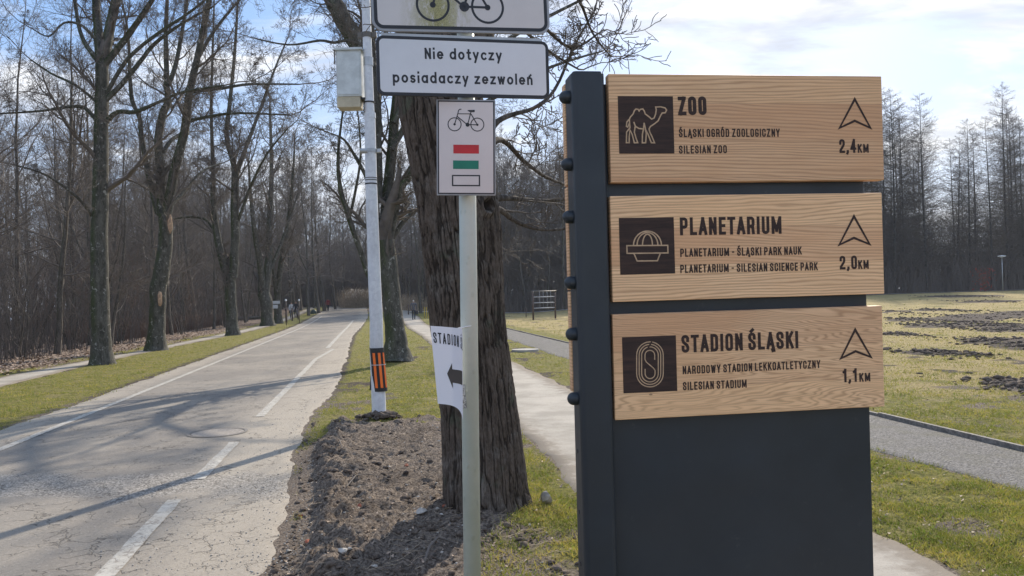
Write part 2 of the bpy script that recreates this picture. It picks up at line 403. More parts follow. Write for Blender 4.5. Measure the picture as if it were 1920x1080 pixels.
def make_galv():
    m = M('galvanised_steel'); v = m.voro(26, out='Color'); q = m.n.new('ShaderNodeSeparateColor'); m.l.new(v, q.inputs[0]); n = m.noise(3, 5, .7, src=m.map(scale=(1, 1, .3)))
    c = m.mix(q.outputs[0], (.58, .59, .62), (.68, .69, .71)); c = m.mix(m.ramp(n, .5, .75, 0, .55), c, (.36, .36, .37))
    m.set('Base Color', c).set('Roughness', .5).set('Metallic', .15); return m.m
def make_postpaint():
    m = M('pale_green_painted_post'); v = m.voro(26, src=m.map(scale=(1, 1, .7))); n = m.noise(4, 5, .7)
    drop = m.ramp(v, .22, .12); c = m.mix(m.ramp(n, .3, .7), (.42, .46, .41), (.50, .53, .48)); c = m.mix(m.math('MULTIPLY', drop, .18), c, (.25, .29, .24))
    chip = m.ramp(m.noise(38, 5, .8), .70, .73); c = m.mix(chip, c, (.16, .17, .14))
    m.set('Base Color', c).set('Roughness', .5); m.bump(drop, .6, .002); return m.m
def make_blade():
    m = M('grass_blade'); n = m.noise(1.6, 4, .65); f = m.noise(70, 2, .5); f2 = m.noise(31, 2, .5)
    c = m.mix(m.ramp(n, .40, .66), (.17, .20, .022), (.52, .43, .09))
    c = m.mix(m.ramp(f, .52, .62), c, (.40, .33, .16)); c = m.mix(m.ramp(f2, .55, .63), c, (.20, .27, .045))
    m.set('Base Color', c).set('Roughness', .75).set('Specular IOR Level', .2)
    tr = m.n.new('ShaderNodeBsdfTranslucent'); m.l.new(c, tr.inputs[0]); mx = m.n.new('ShaderNodeMixShader'); mx.inputs[0].default_value = .4
    out = m.n['Material Output']; m.l.new(m.b.outputs[0], mx.inputs[1]); m.l.new(tr.outputs[0], mx.inputs[2]); m.l.new(mx.outputs[0], out.inputs[0]); return m.m
def make_leaf():
    m = M('fallen_leaf'); f = m.noise(9, 2, .5, src=m.map(loc=(3, 3, 0))); f2 = m.noise(31, 1, .5)
    c = m.mix(m.ramp(f2, .35, .65), (.15, .10, .07), (.46, .34, .25)); m.set('Base Color', c).set('Roughness', .7)
    return m.m
def make_soil():
    m = M('loose_dark_soil'); n = m.noise(30, 6, .75); n2 = m.noise(5, 4, .6)
    c = m.mix(m.ramp(n, .3, .7), (.05, .037, .029), (.20, .16, .13)); c = m.mix(m.ramp(n2, .5, .7, 0, .5), c, (.2, .16, .13))
    m.set('Base Color', c).set('Roughness', .95).set('Specular IOR Level', .15); m.bump(n, .8, .02); return m.m
MAT = dict(ground=make_ground(), road=make_road(), paint=make_paint(), path=make_path(), gravel=make_gravel(),
    bark_row=make_bark('mossy_grey_bark', (.040, .038, .030), (.125, .118, .10), (.050, .062, .024), .95, 9, .55),
    bark_oak=make_bark('furrowed_bark', (.030, .024, .019), (.150, .125, .105), (.05, .055, .03), .3, 16),
    bark_wood=make_bark('grey_brown_bark', (.055, .048, .040), (.165, .145, .125), (.06, .065, .03), .6, 7),
    bark_larch=make_bark('dark_larch_bark', (.040, .038, .038), (.11, .105, .10), (.05, .055, .03), .3, 6),
    twig=flat('twig_bark', (.12, .098, .08), .85), twig_far=flat('grey_twig_bark', (.135, .112, .095), .85), twig_larch=flat('dark_twig_bark', (.095, .080, .068), .9),
    twig_red=flat('reddish_twig_bark', (.14, .09, .065), .85),
    steel=make_steel(), burnt=make_burnt(), blade=make_blade(), leaf=make_leaf(), soil=make_soil(), galv=make_galv(), post=make_postpaint(),
    plate=make_plate('white_sign_face', (.64, .67, .72)), plate_old=make_plate('weathered_sign_face', (.60, .58, .58), 1), plate_pink=make_plate('aged_white_face', (.62, .58, .58)),
    black=flat('black_print', (.012, .013, .018), .45), red=flat('red_print', (.46, .012, .018), .45), green=flat('green_print', (.0, .155, .10), .45),
    grey_edge=flat('grey_plate_edge', (.30, .31, .33), .45, .3), zinc=flat('zinc_bracket', (.42, .43, .44), .4, .6),
    boxgrey=flat('pale_grey_cabinet', (.55, .58, .58), .5), boxbeige=flat('beige_cabinet_base', (.48, .42, .30), .6),
    band=flat('black_rubber_band', (.014, .014, .015), .6), orange=flat('orange_reflector', (.95, .17, .015), .4), lightwood=None,
    paper=None, stone=flat('pale_grey_stone', (.30, .27, .23), .9, vscale=14, vary=.3), brick=flat('broken_brick', (.33, .10, .055), .9, vscale=20, vary=.3),
    mortar=flat('white_rubble', (.42, .385, .34), .9, vscale=18, vary=.2), concrete=flat('concrete', (.34, .32, .29), .9), iron=flat('cast_iron', (.15, .135, .12), .65, .3),
    brown=flat('brown_painted_steel', (.085, .055, .045), .6), rope=flat('pale_rope', (.45, .45, .47), .8), reed=flat('dry_reed', (.42, .33, .23), .9, vary=.3, vscale=3),
    plume=flat('reed_plume', (.62, .52, .40), .9), pond_glare=flat('pale_pond_reflection', (.62, .65, .70), .3, vary=.15, vscale=.1),  # pond surface coloured pale in place of reflected sky
    skin=flat('skin', (.46, .27, .19), .6), black_cloth=flat('dark_cloth', (.022, .023, .030), .9), grey_cloth=flat('grey_cloth', (.10, .10, .115), .9), navy=flat('navy_cloth', (.02, .03, .075), .9),
    redcloth=flat('dark_red_cloth', (.22, .03, .04), .9), jeans=flat('dark_trousers', (.025, .03, .045), .9), hair=flat('grey_hair', (.5, .49, .48), .9), darkhair=flat('dark_hair', (.05, .035, .03), .9),
    white_cloth=flat('pale_cloth', (.6, .58, .58), .9), lampglass=flat('opal_lamp_glass', (.75, .76, .78), .3), yellow=flat('yellow_paint', (.65, .45, .05), .5), darkgreen=flat('dark_green_plastic', (.018, .035, .025), .5),
    redleaf=flat('red_berries', (.35, .05, .035), .8), tie=flat('white_plastic_tie', (.75, .75, .76), .35), rut=make_soil())
# ---------------------------------------------------------------- flat lettering drawn as strokes
def arc(cx, cy, rx, ry, a0, a1, n=6):
    return [(cx + rx * math.cos(R(a0 + (a1 - a0) * i / n)), cy + ry * math.sin(R(a0 + (a1 - a0) * i / n))) for i in range(n + 1)]
def glyphs_condensed():
    """narrow capitals: centre lines in a box W wide and 1 high; {char: (strokes, width)}"""
    W = .33; r = .15; g = {}
    O = [(W, .5)] + arc(W - r, 1 - r, r, r, 0, 90) + arc(r, 1 - r, r, r, 90, 180) + arc(r, r, r, r, 180, 270) + arc(W - r, r, r, r, 270, 360) + [(W, .5)]
    Cc = [(W, .68)] + arc(W - r, 1 - r, r, r, 0, 90) + arc(r, 1 - r, r, r, 90, 180) + arc(r, r, r, r, 180, 270) + arc(W - r, r, r, r, 270, 360) + [(W, .32)]
    S = [(W, .72)] + arc(W - r, 1 - r, r, r, 0, 90) + arc(r, 1 - r, r, r, 90, 180) + [(0, .74), (.05, .60), (W - .05, .40), (W, .27)] + arc(W - r, r, r, r, 0, -90) + arc(r, r, r, r, 270, 180) + [(0, .28)]
    Pb = [(0, 1)] + arc(W - r, 1 - r, r, r, 90, 0) + arc(W - r, .44 + r, r, r, 0, -90) + [(0, .44)]
    D = [(0, 1)] + arc(W - r, 1 - r, r, r, 90, 0) + arc(W - r, r, r, r, 0, -90) + [(0, 0), (0, 1)]
    g['O'] = ([O], W); g['0'] = ([O], W); g['C'] = ([Cc], W); g['S'] = ([S], W); g['D'] = ([D], W)
    g['G'] = ([[(W, .76)] + Cc[1:-1] + [(W, .44), (W * .6, .44)]], W)
    g['P'] = ([[(0, 0), (0, 1)], Pb], W); g['R'] = ([[(0, 0), (0, 1)], Pb, [(W * .6, .44), (W * .9, .36), (W * 1.02, 0)]], W)
    g['Z'] = ([[(0, 1), (W * .95, 1), (0, 0), (W, 0)]], W)
    g['L'] = ([[(0, 1), (0, 0), (W * .85, 0)]], W * .82); g['E'] = ([[(W * .85, 1), (0, 1), (0, 0), (W * .85, 0)], [(0, .51), (W * .75, .51)]], W * .82)
    g['T'] = ([[(-.03, 1), (W * .9 + .03, 1)], [(W * .45, 1), (W * .45, 0)]], W * .9)
    g['I'] = ([[(0, 0), (0, 1)]], 0.0); g['K'] = ([[(0, 0), (0, 1)], [(W * 1.02, 1), (.03, .42)], [(W * .42, .58), (W * 1.08, 0)]], W)
    g['N'] = ([[(0, 0), (0, 1)], [(.02, .96), (W - .02, .04)], [(W, 0), (W, 1)]], W); g['M'] = ([[(0, 0), (0, 1)], [(.03, .93), (.25, .14)], [(.25, .14), (.47, .93)], [(.50, 1), (.50, 0)]], .50)
    g['A'] = ([[(-.03, 0), (W * .5, 1), (W + .03, 0)], [(.05, .26), (W - .05, .26)]], W); g['U'] = ([[(0, 1)] + arc(r, r, r, r, 180, 270) + arc(W - r, r, r, r, 270, 360) + [(W, 1)]], W)
    g['W'] = ([[(0, 1), (.13, 0), (.26, .9), (.39, 0), (.52, 1)]], .52); g['Y'] = ([[(-.02, 1), (W * .5, .42), (W + .02, 1)], [(W * .5, .42), (W * .5, 0)]], W)
    g['2'] = ([[(0, .72)] + arc(r, 1 - r, r, r, 180, 90) + arc(W - r, 1 - r, r, r, 90, 0) + [(W, .66), (W * .8, .5), (0, .12), (0, 0), (W, 0)]], W)
    g['4'] = ([[(W * .78, 0), (W * .78, 1), (0, .26), (W * 1.12, .26)]], W); g['1'] = ([[(0, .8), (.10, .86), (.15, 1), (.15, 0)]], .17)
    g[','] = ([[(.03, .04), (.03, -.04), (-.02, -.14)]], .05); g['-'] = ([[(.02, .47), (.16, .47)]], .18); g[' '] = ([], .10)
    g['Ś'] = (g['S'][0] + [[(.11, 1.20), (.22, 1.30)]], W); g['Ó'] = (g['O'][0] + [[(.11, 1.20), (.22, 1.30)]], W)
    g['Ą'] = (g['A'][0] + [[(W + .02, -.02), (W - .04, -.12), (W - .01, -.20), (W + .07, -.19)]], W)
    return g
def glyphs_road():
    """rounded road-sign letters; small letters .68 high"""
    g = {}; x = .68; r = .27; m = x / 2
    full = arc(r, m, r, m, 0, 360, 18)
    g['N'] = ([[(0, 0), (0, 1), (.5, 0), (.5, 1)]], .5); g['i'] = ([[(0, 0), (0, x - .05)], [(0, 1.03), (0, 1.06)]], 0.0); g['l'] = ([[(0, 0), (0, 1.04)]], 0.0)
    g['e'] = ([[(.02, m), (2 * r, m)] + arc(r, m, r, m, 0, 310, 16)[1:]], 2 * r); g['o'] = ([full], 2 * r)
    g['c'] = ([arc(r, m, r, m, 48, 312, 14)], 2 * r * .88); g['d'] = ([full, [(2 * r, 0), (2 * r, 1.04)]], 2 * r)
    g['a'] = ([full, [(2 * r, 0), (2 * r, x)]], 2 * r); g['p'] = ([full, [(0, x), (0, -.34)]], 2 * r)
    g['t'] = ([[(.14, .98), (.14, .12), (.20, 0), (.32, 0)], [(0, x), (.30, x)]], .30); g['y'] = ([[(0, x), (.24, .0)], [(.48, x), (.14, -.34)]], .48)
    g['z'] = ([[(0, x), (.42, x), (0, 0), (.44, 0)]], .43); g['w'] = ([[(0, x), (.17, 0), (.34, x), (.51, 0), (.68, x)]], .68)
    g['s'] = ([arc(.2, x - .17, .19, .17, 40, 250, 9) + arc(.2, .17, .2, .17, 70, -150, 9)], .40)
    g['n'] = ([[(0, 0), (0, x)], [(0, x - .2)] + arc(.22, x - .22, .22, .22, 160, 0, 8) + [(.44, 0)]], .44)
    g['ń'] = (g['n'][0] + [[(.20, .86), (.34, 1.0)]], .44); g[' '] = ([], .26)
    return g
FC = glyphs_condensed(); FR = glyphs_road()
def ribbon(V, Q, pts, w, z, ext=True):
    """a flat stroke of width w with mitred joins"""
    p = [np.array(a, float) for a in pts]
    p = [p[0]] + [b for a, b in zip(p, p[1:]) if np.hypot(*(b - a)) > 1e-7]
    if len(p) < 2: return
    closed = np.hypot(*(p[0] - p[-1])) < 1e-6
    if ext and not closed:
        d = p[0] - p[1]; p[0] = p[0] + d / np.hypot(*d) * w * .5
        d = p[-1] - p[-2]; p[-1] = p[-1] + d / np.hypot(*d) * w * .5
    n = len(p); L = []
    for i in range(n):
        a = p[i] - p[i - 1] if i else (p[0] - p[-2] if closed else p[1] - p[0])
        b = p[i + 1] - p[i] if i < n - 1 else (p[1] - p[0] if closed else p[-1] - p[-2])
        a = a / np.hypot(*a); b = b / np.hypot(*b); na = np.array((-a[1], a[0])); nb = np.array((-b[1], b[0]))
        m = na + nb; s = np.hypot(*m)
        m = na if s < .2 else m / s
        k = 1 / max(.45, float(m @ na)); L.append((p[i] + m * w * .5 * k, p[i] - m * w * .5 * k))
    s0 = len(V)
    for a, b in L: V.append((a[0], a[1], z)); V.append((b[0], b[1], z))
    for i in range(n - 1): Q.append((s0 + 2 * i, s0 + 2 * i + 1, s0 + 2 * i + 3, s0 + 2 * i + 2))
def split_sharp(pts):
    out = [[pts[0]]]
    for i in range(1, len(pts)):
        out[-1].append(pts[i])
        if i < len(pts) - 1:
            a = np.array(pts[i]) - np.array(pts[i - 1]); b = np.array(pts[i + 1]) - np.array(pts[i])
            if np.hypot(*a) > 1e-7 and np.hypot(*b) > 1e-7 and (a @ b) / (np.hypot(*a) * np.hypot(*b)) < .25 and np.hypot(*a) > .2 * 0: out.append([pts[i]])
    return out
def text_mesh(s, font, p0, p1, cap, weight, gap, zc, V, Q, warp=None):
    """letters from p0 to p1 on their base line, capitals cap high"""
    h = cap * (1 - weight)
    adv = []; x = 0
    for i, ch in enumerate(s):
        st, w = font[ch]; adv.append(x); x += w * h + (weight * cap if ch != ' ' else 0) + gap * cap
    total = x - gap * cap
    d = np.array(p1) - np.array(p0); Lw = np.hypot(*d); sx = Lw / total; ux = d / Lw; uy = np.array((-ux[1], ux[0]))
    for i, ch in enumerate(s):
        st, w = font[ch]
        for k, q in enumerate(st):
            pts = []
            for (a, b) in q:
                X = (adv[i] + a * h + weight * cap * .5) * sx; Y = b * h + weight * cap * .5
                pts.append(np.array(p0) + ux * X + uy * Y)
            for m_, pc in enumerate(split_sharp(pts)): ribbon(V, Q, pc, weight * cap, zc + .00005 * k + .00002 * m_ + .00001 * (i % 2))
def flat_mesh(name, V, Q, mat, parent):
    return mesh_np(name, V, Q, [mat], False, parent)
class Board:
    """an upright plane through two picture points at given distances; local x along, y up, z towards the viewer"""
    def __init__(s, a, da, b, db, vtop, vbot, loc=None):
        A = P(a[0], a[1], da); B = P(b[0], b[1], db)
        s.u = (B - A).normalized(); dm = (da + db) / 2
        w = (P(vtop[0], vtop[1], dm) - P(vbot[0], vbot[1], dm)).normalized()
        s.n = s.u.cross(w).normalized(); s.v = s.n.cross(s.u).normalized(); s.o = A if loc is None else loc(A, s)
    def mtx(s):
        return Matrix(((s.u.x, s.v.x, s.n.x, s.o.x), (s.u.y, s.v.y, s.n.y, s.o.y), (s.u.z, s.v.z, s.n.z, s.o.z), (0, 0, 0, 1)))
    def __call__(s, px, py, z=0.0):
        d = _f + (px - 960) / F * _r + (540 - py) / F * _u
        t = (s.o + s.n * z - EYE).dot(s.n) / d.dot(s.n); q = EYE + t * d - s.o
        return (q.dot(s.u), q.dot(s.v))
# ---------------------------------------------------------------- edges of road and paths: x as a function of y
def edge(pts):
    ys = np.array([p[0] for p in pts], float); xs = np.array([p[1] for p in pts], float)
    return lambda y: np.interp(y, ys, xs)
ROAD_L = edge([(-10, -3.0), (0, -4.9), (11.4, -7.1), (16.4, -8.05), (23, -9.3), (34.5, -11.5), (61.5, -16.7), (200, -43)])
ROAD_R = edge([(-10, 1.2), (0, -.62), (4.8, -1.52), (5.9, -1.66), (6.8, -1.88), (8.7, -2.38), (12, -2.97), (14, -3.15), (21, -4.4), (39.6, -7.9), (83, -14.9), (200, -37)])
WALK_L = edge([(-10, -7.0), (0, -9.1), (17, -12.3), (25, -13.55), (31, -14.4), (48, -17.4), (70, -21.2), (200, -46)])
WALK_R = edge([(-10, -5.9), (0, -7.8), (17, -11.0), (24, -12.55), (32, -13.9), (48, -16.3), (70, -20.2), (200, -45)])
PATH_L = edge([(-10, .6), (0, 1.0), (4, .9), (6.5, .52), (7.65, .36), (9.6, .06), (14, -.6), (20, -1.45), (28.5, -2.85), (38, -4.4), (49, -6.4), (77, -10.9), (200, -34)])
PATH_R = edge([(-10, 4.2), (0, 3.1), (3, 2.75), (4.5, 2.48), (5.2, 2.35), (9, 1.8), (13.9, 1.02), (17.3, .53), (21, -.1), (38, -3.0), (58, -6.3), (77, -9.0), (200, -31)])
GRAV_R = edge([(-10, 5.6), (3, 5.1), (7.7, 4.92), (9, 4.86), (10.2, 4.6), (28.2, 1.98), (44.4, -.35), (70, -4.6), (71, -4.8)])
GRAV_L = edge([(-10, 4.9), (3, 4.5), (6.1, 3.95), (7, 3.78), (8, 3.6), (22.6, 1.15), (35, -.55), (44.4, -1.7), (70, -5.9), (71, -6)])

def axis(segs):
    out = []
    for a, b, s in segs: out.append(np.arange(a, b, s))
    return np.concatenate(out)
def growing(a, b, s0, g):
    o = [a]; s = s0
    while o[-1] < b: o.append(o[-1] + s); s *= g
    return np.array(o)
yy = np.concatenate([np.array([-30., -15, -5, 0, 2, 3]), np.arange(3.5, 11.2, .028), growing(11.2, 420, .04, 1.022)])
xr_ = np.concatenate([np.arange(-2.9, .8, .028), np.arange(.8, 3.4, .06), growing(3.4, 330, .06, 1.045)])
xl_ = -growing(2.93, 330, .05, 1.04)[::-1]
xx = np.concatenate([xl_, xr_])
X, Y = np.meshgrid(xx, yy)
n1 = fbm(X * 1.7, Y * 1.7, 4, 3); n2 = fbm(X * 7, Y * 7, 4, 8, .6)
jit = (fbm(X * 2.3, Y * 2.3, 4, 21, .6) - .5) * .5
# the freshly turned soil strip between road and oak
mx_l = ROAD_R(Y) + .02 + .35 * sstep(8.2, 10.5, Y) + jit * .5
soil_y = sstep(11.4, 10.0, Y + jit * 3.2 + (n2 - .5) * 1.5)
soil_x = sstep(mx_l - .15, mx_l + .05, X) * sstep(.12, -.25, X + jit * .7 + np.maximum(5.7 - Y, 0) * .1)
soil = soil_y * soil_x
bank = sstep(0, .55, X - ROAD_R(Y)) * soil_y * sstep(.6, -.5, X)
rough = soil * (.10 * (fbm(X * 4.5, Y * 4.5, 4, 40, .62) - .45) + .07 * np.abs(fbm(X * 9, Y * 9, 3, 41, .6) - .5) * 2 + .045 * (1 - np.abs(2 * fbm(X * 14, Y * 20, 3, 44, .6) - 1)) + .03 * (fbm(X * 30, Y * 30, 2, 45, .6) - .5))
lumps = soil * sstep(.9, .35, X - ROAD_R(Y)) * .11 * sstep(.35, .7, fbm(X * 5.5, Y * 5.5, 4, 77, .62)) * sstep(.1, .3, X - ROAD_R(Y))
z_soil = bank * .045 * sstep(11, 9, Y) + rough * .78 + lumps * .8
foot = np.exp(-((X + .22) ** 2 + (Y - 5.95) ** 2) / .30) * .06
foot2 = np.exp(-((X + 3.0) ** 2 + (Y - 20.9) ** 2) / .6) * .12
foot3 = np.exp(-((X + 1.79) ** 2 + (Y - 10.8) ** 2) / .05) * .07
def near(l, r): return sstep(l(Y) - .28, l(Y) - .12, X) * sstep(r(Y) + .28, r(Y) + .12, X)
def deep(l, r): return sstep(l(Y) + .2, l(Y) + .4, X) * sstep(r(Y) - .2, r(Y) - .4, X)
def inside(l, r): return sstep(l(Y) - .02, l(Y) + .05, X) * sstep(r(Y) + .02, r(Y) - .05, X)
in_road = inside(ROAD_L, ROAD_R); in_walk = inside(WALK_L, WALK_R); in_path = inside(PATH_L, PATH_R)
in_grav = inside(GRAV_L, GRAV_R) * (Y < 70)
paved = np.maximum.reduce([in_road, in_walk, in_path, in_grav])
near_ = np.maximum.reduce([near(ROAD_L, ROAD_R), near(WALK_L, WALK_R), near(PATH_L, PATH_R), near(GRAV_L, GRAV_R) * (Y < 70)]); deep_ = np.maximum.reduce([deep(ROAD_L, ROAD_R), deep(WALK_L, WALK_R), deep(PATH_L, PATH_R), deep(GRAV_L, GRAV_R) * (Y < 70)])
micro = .05 * (n2 - .4) + .06 * (n1 - .5)
rut = np.zeros_like(X)
RUTS = [(1690, 1800, 663, 5), (1660, 1720, 628, 3), (1700, 1800, 611, 4), (1760, 1890, 596, 6), (1850, 1980, 590, 6), (1790, 1860, 606, 4), (1820, 1990, 612, 4), (1830, 1990, 620, 4), (1800, 1990, 641, 7), (1860, 2000, 652, 6),
        (1850, 1990, 720, 9), (1870, 2000, 732, 5), (1660, 1690, 585, 2), (1720, 1800, 582, 1.5), (1740, 1860, 556, 1.2), (1810, 1910, 566, 1.5), (1670, 1740, 600, 3), (1800, 1830, 667, 2)]
rut_c = []
for a, b, py, w in RUTS:
    p = G(a, py); q = G(b, py); rut_c.append((p, q, w))
    L = (q - p).length; d = (q - p) / L
    s = (X - p.x) * d.x + (Y - p.y) * d.y; t = -(X - p.x) * d.y + (Y - p.y) * d.x
    wid = 1.25 * w * p.y * p.y / 2400
    m_ = np.exp(-(t / wid) ** 2) * sstep(-.4, .3, s) * sstep(L + .4, L - .3, s)
    rut = np.maximum(rut, m_ * sstep(.2, .6, fbm(X * 1.3, Y * 1.3, 4, 60, .65) + m_ * .3))
Z = H(X, Y) + (micro * (1 - soil) + z_soil + foot) * (1 - near_) + foot2 + foot3 * .3 - .03 * deep_ + (rut * .09 * fbm(X * 4, Y * 4, 3, 61))
Z = np.where(near_ < .5, np.maximum(Z, H(X, Y) - .01), Z)
leafm = sstep(.2, -1.2, X - (WALK_L(Y) - .3 + (n1 - .5) * 3)) * (X < WALK_L(Y)) + .15 * (X < WALK_L(Y))
vy = (X > ROAD_L(Y) - .35) & (X < ROAD_R(Y) + .3)
margin = np.exp(-np.maximum(0, X - ROAD_R(Y)) / .30) * (X > ROAD_R(Y)) * (Y < 60) + np.exp(-np.maximum(0, ROAD_L(Y) - X) / .6) * (X < ROAD_L(Y)) * .95
pm = np.exp(-np.maximum(0, PATH_L(Y) - X) / .2) * (X < PATH_L(Y)) + np.exp(-np.maximum(0, X - PATH_R(Y)) / .15) * (X > PATH_R(Y)) + np.exp(-np.abs(X - WALK_L(Y)) / .15) * .6 + np.exp(-np.abs(X - WALK_R(Y)) / .15) * .6
tramp = sstep(.52, .70, fbm(X * 1.3, Y * 1.3, 5, 90, .6)) * .62 * (X < 12) * (X > -4)
bare = np.exp(-((X - .75) ** 2 + (Y - 9.6) ** 2) / .8) * .7 + np.exp(-((X + .1) ** 2 / .35 + (Y - 4.9) ** 2 / .35)) * .6 + np.exp(-((X - 3.2) ** 2 / .5 + (Y - 5.2) ** 2 / .6)) * .25
soilm = np.clip(np.maximum.reduce([soil * 1.0, margin * .62, pm * .5, tramp, bare, rut * 1.0, paved * .9]), 0, 1)
farleft = (X < WALK_L(Y) - 2) * 1.0
dry = sstep(6, 22, Y) * sstep(.3, 2.5, X - GRAV_R(Y)) * .75 + .3 * (X > GRAV_R(Y)) + .22 * ((X > PATH_R(Y)) & (X < GRAV_L(Y)))
dry = np.clip(dry + (Y > 90) * .3 + (n1 - .5) * .3 * (X > GRAV_R(Y)), 0, 1)
woods = sstep(94, 97, Y) * (X > -20)
leafm = np.clip(np.maximum(leafm, woods), 0, 1)
ny, nx = X.shape
idx = np.arange(nx * ny).reshape(ny, nx)
quads = np.stack([idx[:-1, :-1], idx[:-1, 1:], idx[1:, 1:], idx[1:, :-1]], -1).reshape(-1, 4)
ground = mesh_np('ground', np.stack([X, Y, Z], -1).reshape(-1, 3), quads, [MAT['ground']], True)
ca = ground.data.color_attributes.new('mask', 'FLOAT_COLOR', 'POINT')
ca.data.foreach_set('color', np.stack([soilm, leafm, dry, np.ones_like(dry)], -1).astype(np.float32).ravel())
tag(ground, kind='structure')

def strip_sheet(name, L_, R_, ys, dz, mat, nu=20, ragged=.0, seed=1, crown=0.0, edgefn=None):
    u = np.concatenate([[0.], np.linspace(.012, .988, nu), [1.]]); YY, UU = np.meshgrid(ys, u, indexing='ij')
    l = L_(YY[:, 0]) + (fbm(YY[:, 0] * 1.4, YY[:, 0] * 0 + seed, 5, seed, .65) - .5) * ragged
    r = R_(YY[:, 0]) + (fbm(YY[:, 0] * 1.4, YY[:, 0] * 0 + seed + 9, 5, seed + 5, .65) - .5) * ragged
    XX = l[:, None] * (1 - UU) + r[:, None] * UU
    ZZ = H(XX, YY) + dz + crown * (1 - (2 * UU - 1) ** 2)
    ZZ[:, 0] -= .022; ZZ[:, -1] -= .022
    k = np.arange(XX.size).reshape(XX.shape)
    q = np.stack([k[:-1, :-1], k[:-1, 1:], k[1:, 1:], k[1:, :-1]], -1).reshape(-1, 4)
    o = mesh_np(name, np.stack([XX, YY, ZZ], -1).reshape(-1, 3), q, [mat], True)
    wdt = (r - l)[:, None]
    e = np.maximum(np.exp(-(1 - UU) * wdt / .45), np.exp(-UU * wdt / (.45 if edgefn is None else .25)))
    if name == 'road': e = np.maximum(np.exp(-((1 - UU) * wdt / 1.1) ** 2), .8 * np.exp(-(UU * wdt / .7) ** 2))
    c = o.data.color_attributes.new('mask', 'FLOAT_COLOR', 'POINT')
    c.data.foreach_set('color', np.stack([e, e, e, e], -1).astype(np.float32).ravel())
    return tag(o, kind='structure')
ys_near = np.concatenate([np.arange(-12, 3.5, 1.0), np.arange(3.5, 16, .06), growing(16, 200, .1, 1.03)])
road = strip_sheet('road', ROAD_L, ROAD_R, ys_near, .004, MAT['road'], 40, .22, 3)
walk = strip_sheet('pavement', WALK_L, WALK_R, ys_near, .006, MAT['path'], 8, .2, 5)
path = strip_sheet('path', PATH_L, PATH_R, ys_near, .006, MAT['path'], 14, .2, 11)
ysg = ys_near[ys_near < 60]
grav = strip_sheet('gravel_path', GRAV_L, GRAV_R, ysg, .006, MAT['gravel'], 10, .2, 31)
farp = strip_sheet('far_path', lambda y: y * 0, lambda y: y * 0, np.array([0., 1.]), 0, MAT['path'], 2)
bpy.data.objects.remove(farp)
# pale path along the foot of the far wood
xs = np.linspace(-12, 140, 90); V = []; Qd = []
for i, x in enumerate(xs):
    y0 = 90.5 + .02 * x
    for yv in (y0, y0 + 1.6): V.append((x, yv, float(H(x, yv)) + .09))
for i in range(len(xs) - 1): Qd.append((2 * i, 2 * i + 2, 2 * i + 3, 2 * i + 1))
fp = mesh_np('field_path', V, Qd, [flat('pale_concrete_path', (.56, .55, .53), .9)], False); tag(fp, kind='structure')
# the pond behind the left wood, its bright reflection put in as pale colour
V = []; Qd = []
n = 40
for i in range(n + 1):
    t = i / n; y = 66 + 60 * t
    for x in (-31 - .30 * y, -85): V.append((x, y, float(H(-60, 70 + 30 * t)) + .13 + .35 * t))
for i in range(n): Qd.append((2 * i, 2 * i + 2, 2 * i + 3, 2 * i + 1))
pond = mesh_np('pale_pond', V, Qd, [MAT['pond_glare']], False); tag(pond, kind='structure')

# painted lines
def line_strip(name, pts, w, dz=.009, step=.12, label=None):
    """pts: ground (x, y) points; a strip of paint that follows them"""
    V = []; Fq = []; rng = random.Random(5)
    for (x0, y0), (x1, y1) in zip(pts, pts[1:]):
        L = math.hypot(x1 - x0, y1 - y0); n = max(2, int(L / (step + y0 * .01)))
        dx, dy = (x1 - x0) / L, (y1 - y0) / L
        for i in range(n + 1):
            t = i / n; x = x0 + (x1 - x0) * t; y = y0 + (y1 - y0) * t
            w1 = w * .5 + rng.uniform(-.006, .006); w2 = w * .5 + rng.uniform(-.006, .006)
            V.append((x - dy * w1, y + dx * w1, float(H(x, y)) + dz)); V.append((x + dy * w2, y - dx * w2, float(H(x, y)) + dz))
    for i in range(len(V) // 2 - 1): Fq.append((2 * i, 2 * i + 1, 2 * i + 3, 2 * i + 2))
    o = mesh_np(name, V, Fq, [MAT['paint']], False)
    c = o.data.color_attributes.new('mask', 'FLOAT_COLOR', 'POINT'); c.data.foreach_set('color', np.full(len(V) * 4, .3, np.float32))
    tag(o, kind='structure'); return o
wl_x = lambda y: -4.25 - .188 * y
line_strip('road_edge_line', [(wl_x(-4), -4), (wl_x(20), 20), (wl_x(50), 50), (wl_x(85), 85)], .115)
cl = lambda y: -1.52 - .187 * y
line_strip('road_centre_line', [(-.9, 1.2), (-1.25, 2.9)], .15)
line_strip('road_centre_line', [tuple(G(193, 1085)[:2]), tuple(G(329, 938)[:2])], .12)
line_strip('road_centre_line', [tuple(G(371, 900)[:2]), tuple(G(440, 830)[:2])], .12)
line_strip('road_centre_line', [tuple(G(487, 782)[:2]), tuple(G(592, 674)[:2]), tuple(G(625, 655)[:2])], .12)
line_strip('road_centre_line', [tuple(G(614, 653)[:2]), tuple(G(641, 624)[:2]), tuple(G(662, 601)[:2])], .15, dz=.012)

MAT['edging'] = flat('grey_edging', (.20, .18, .16), .9, vscale=20, vary=.4)
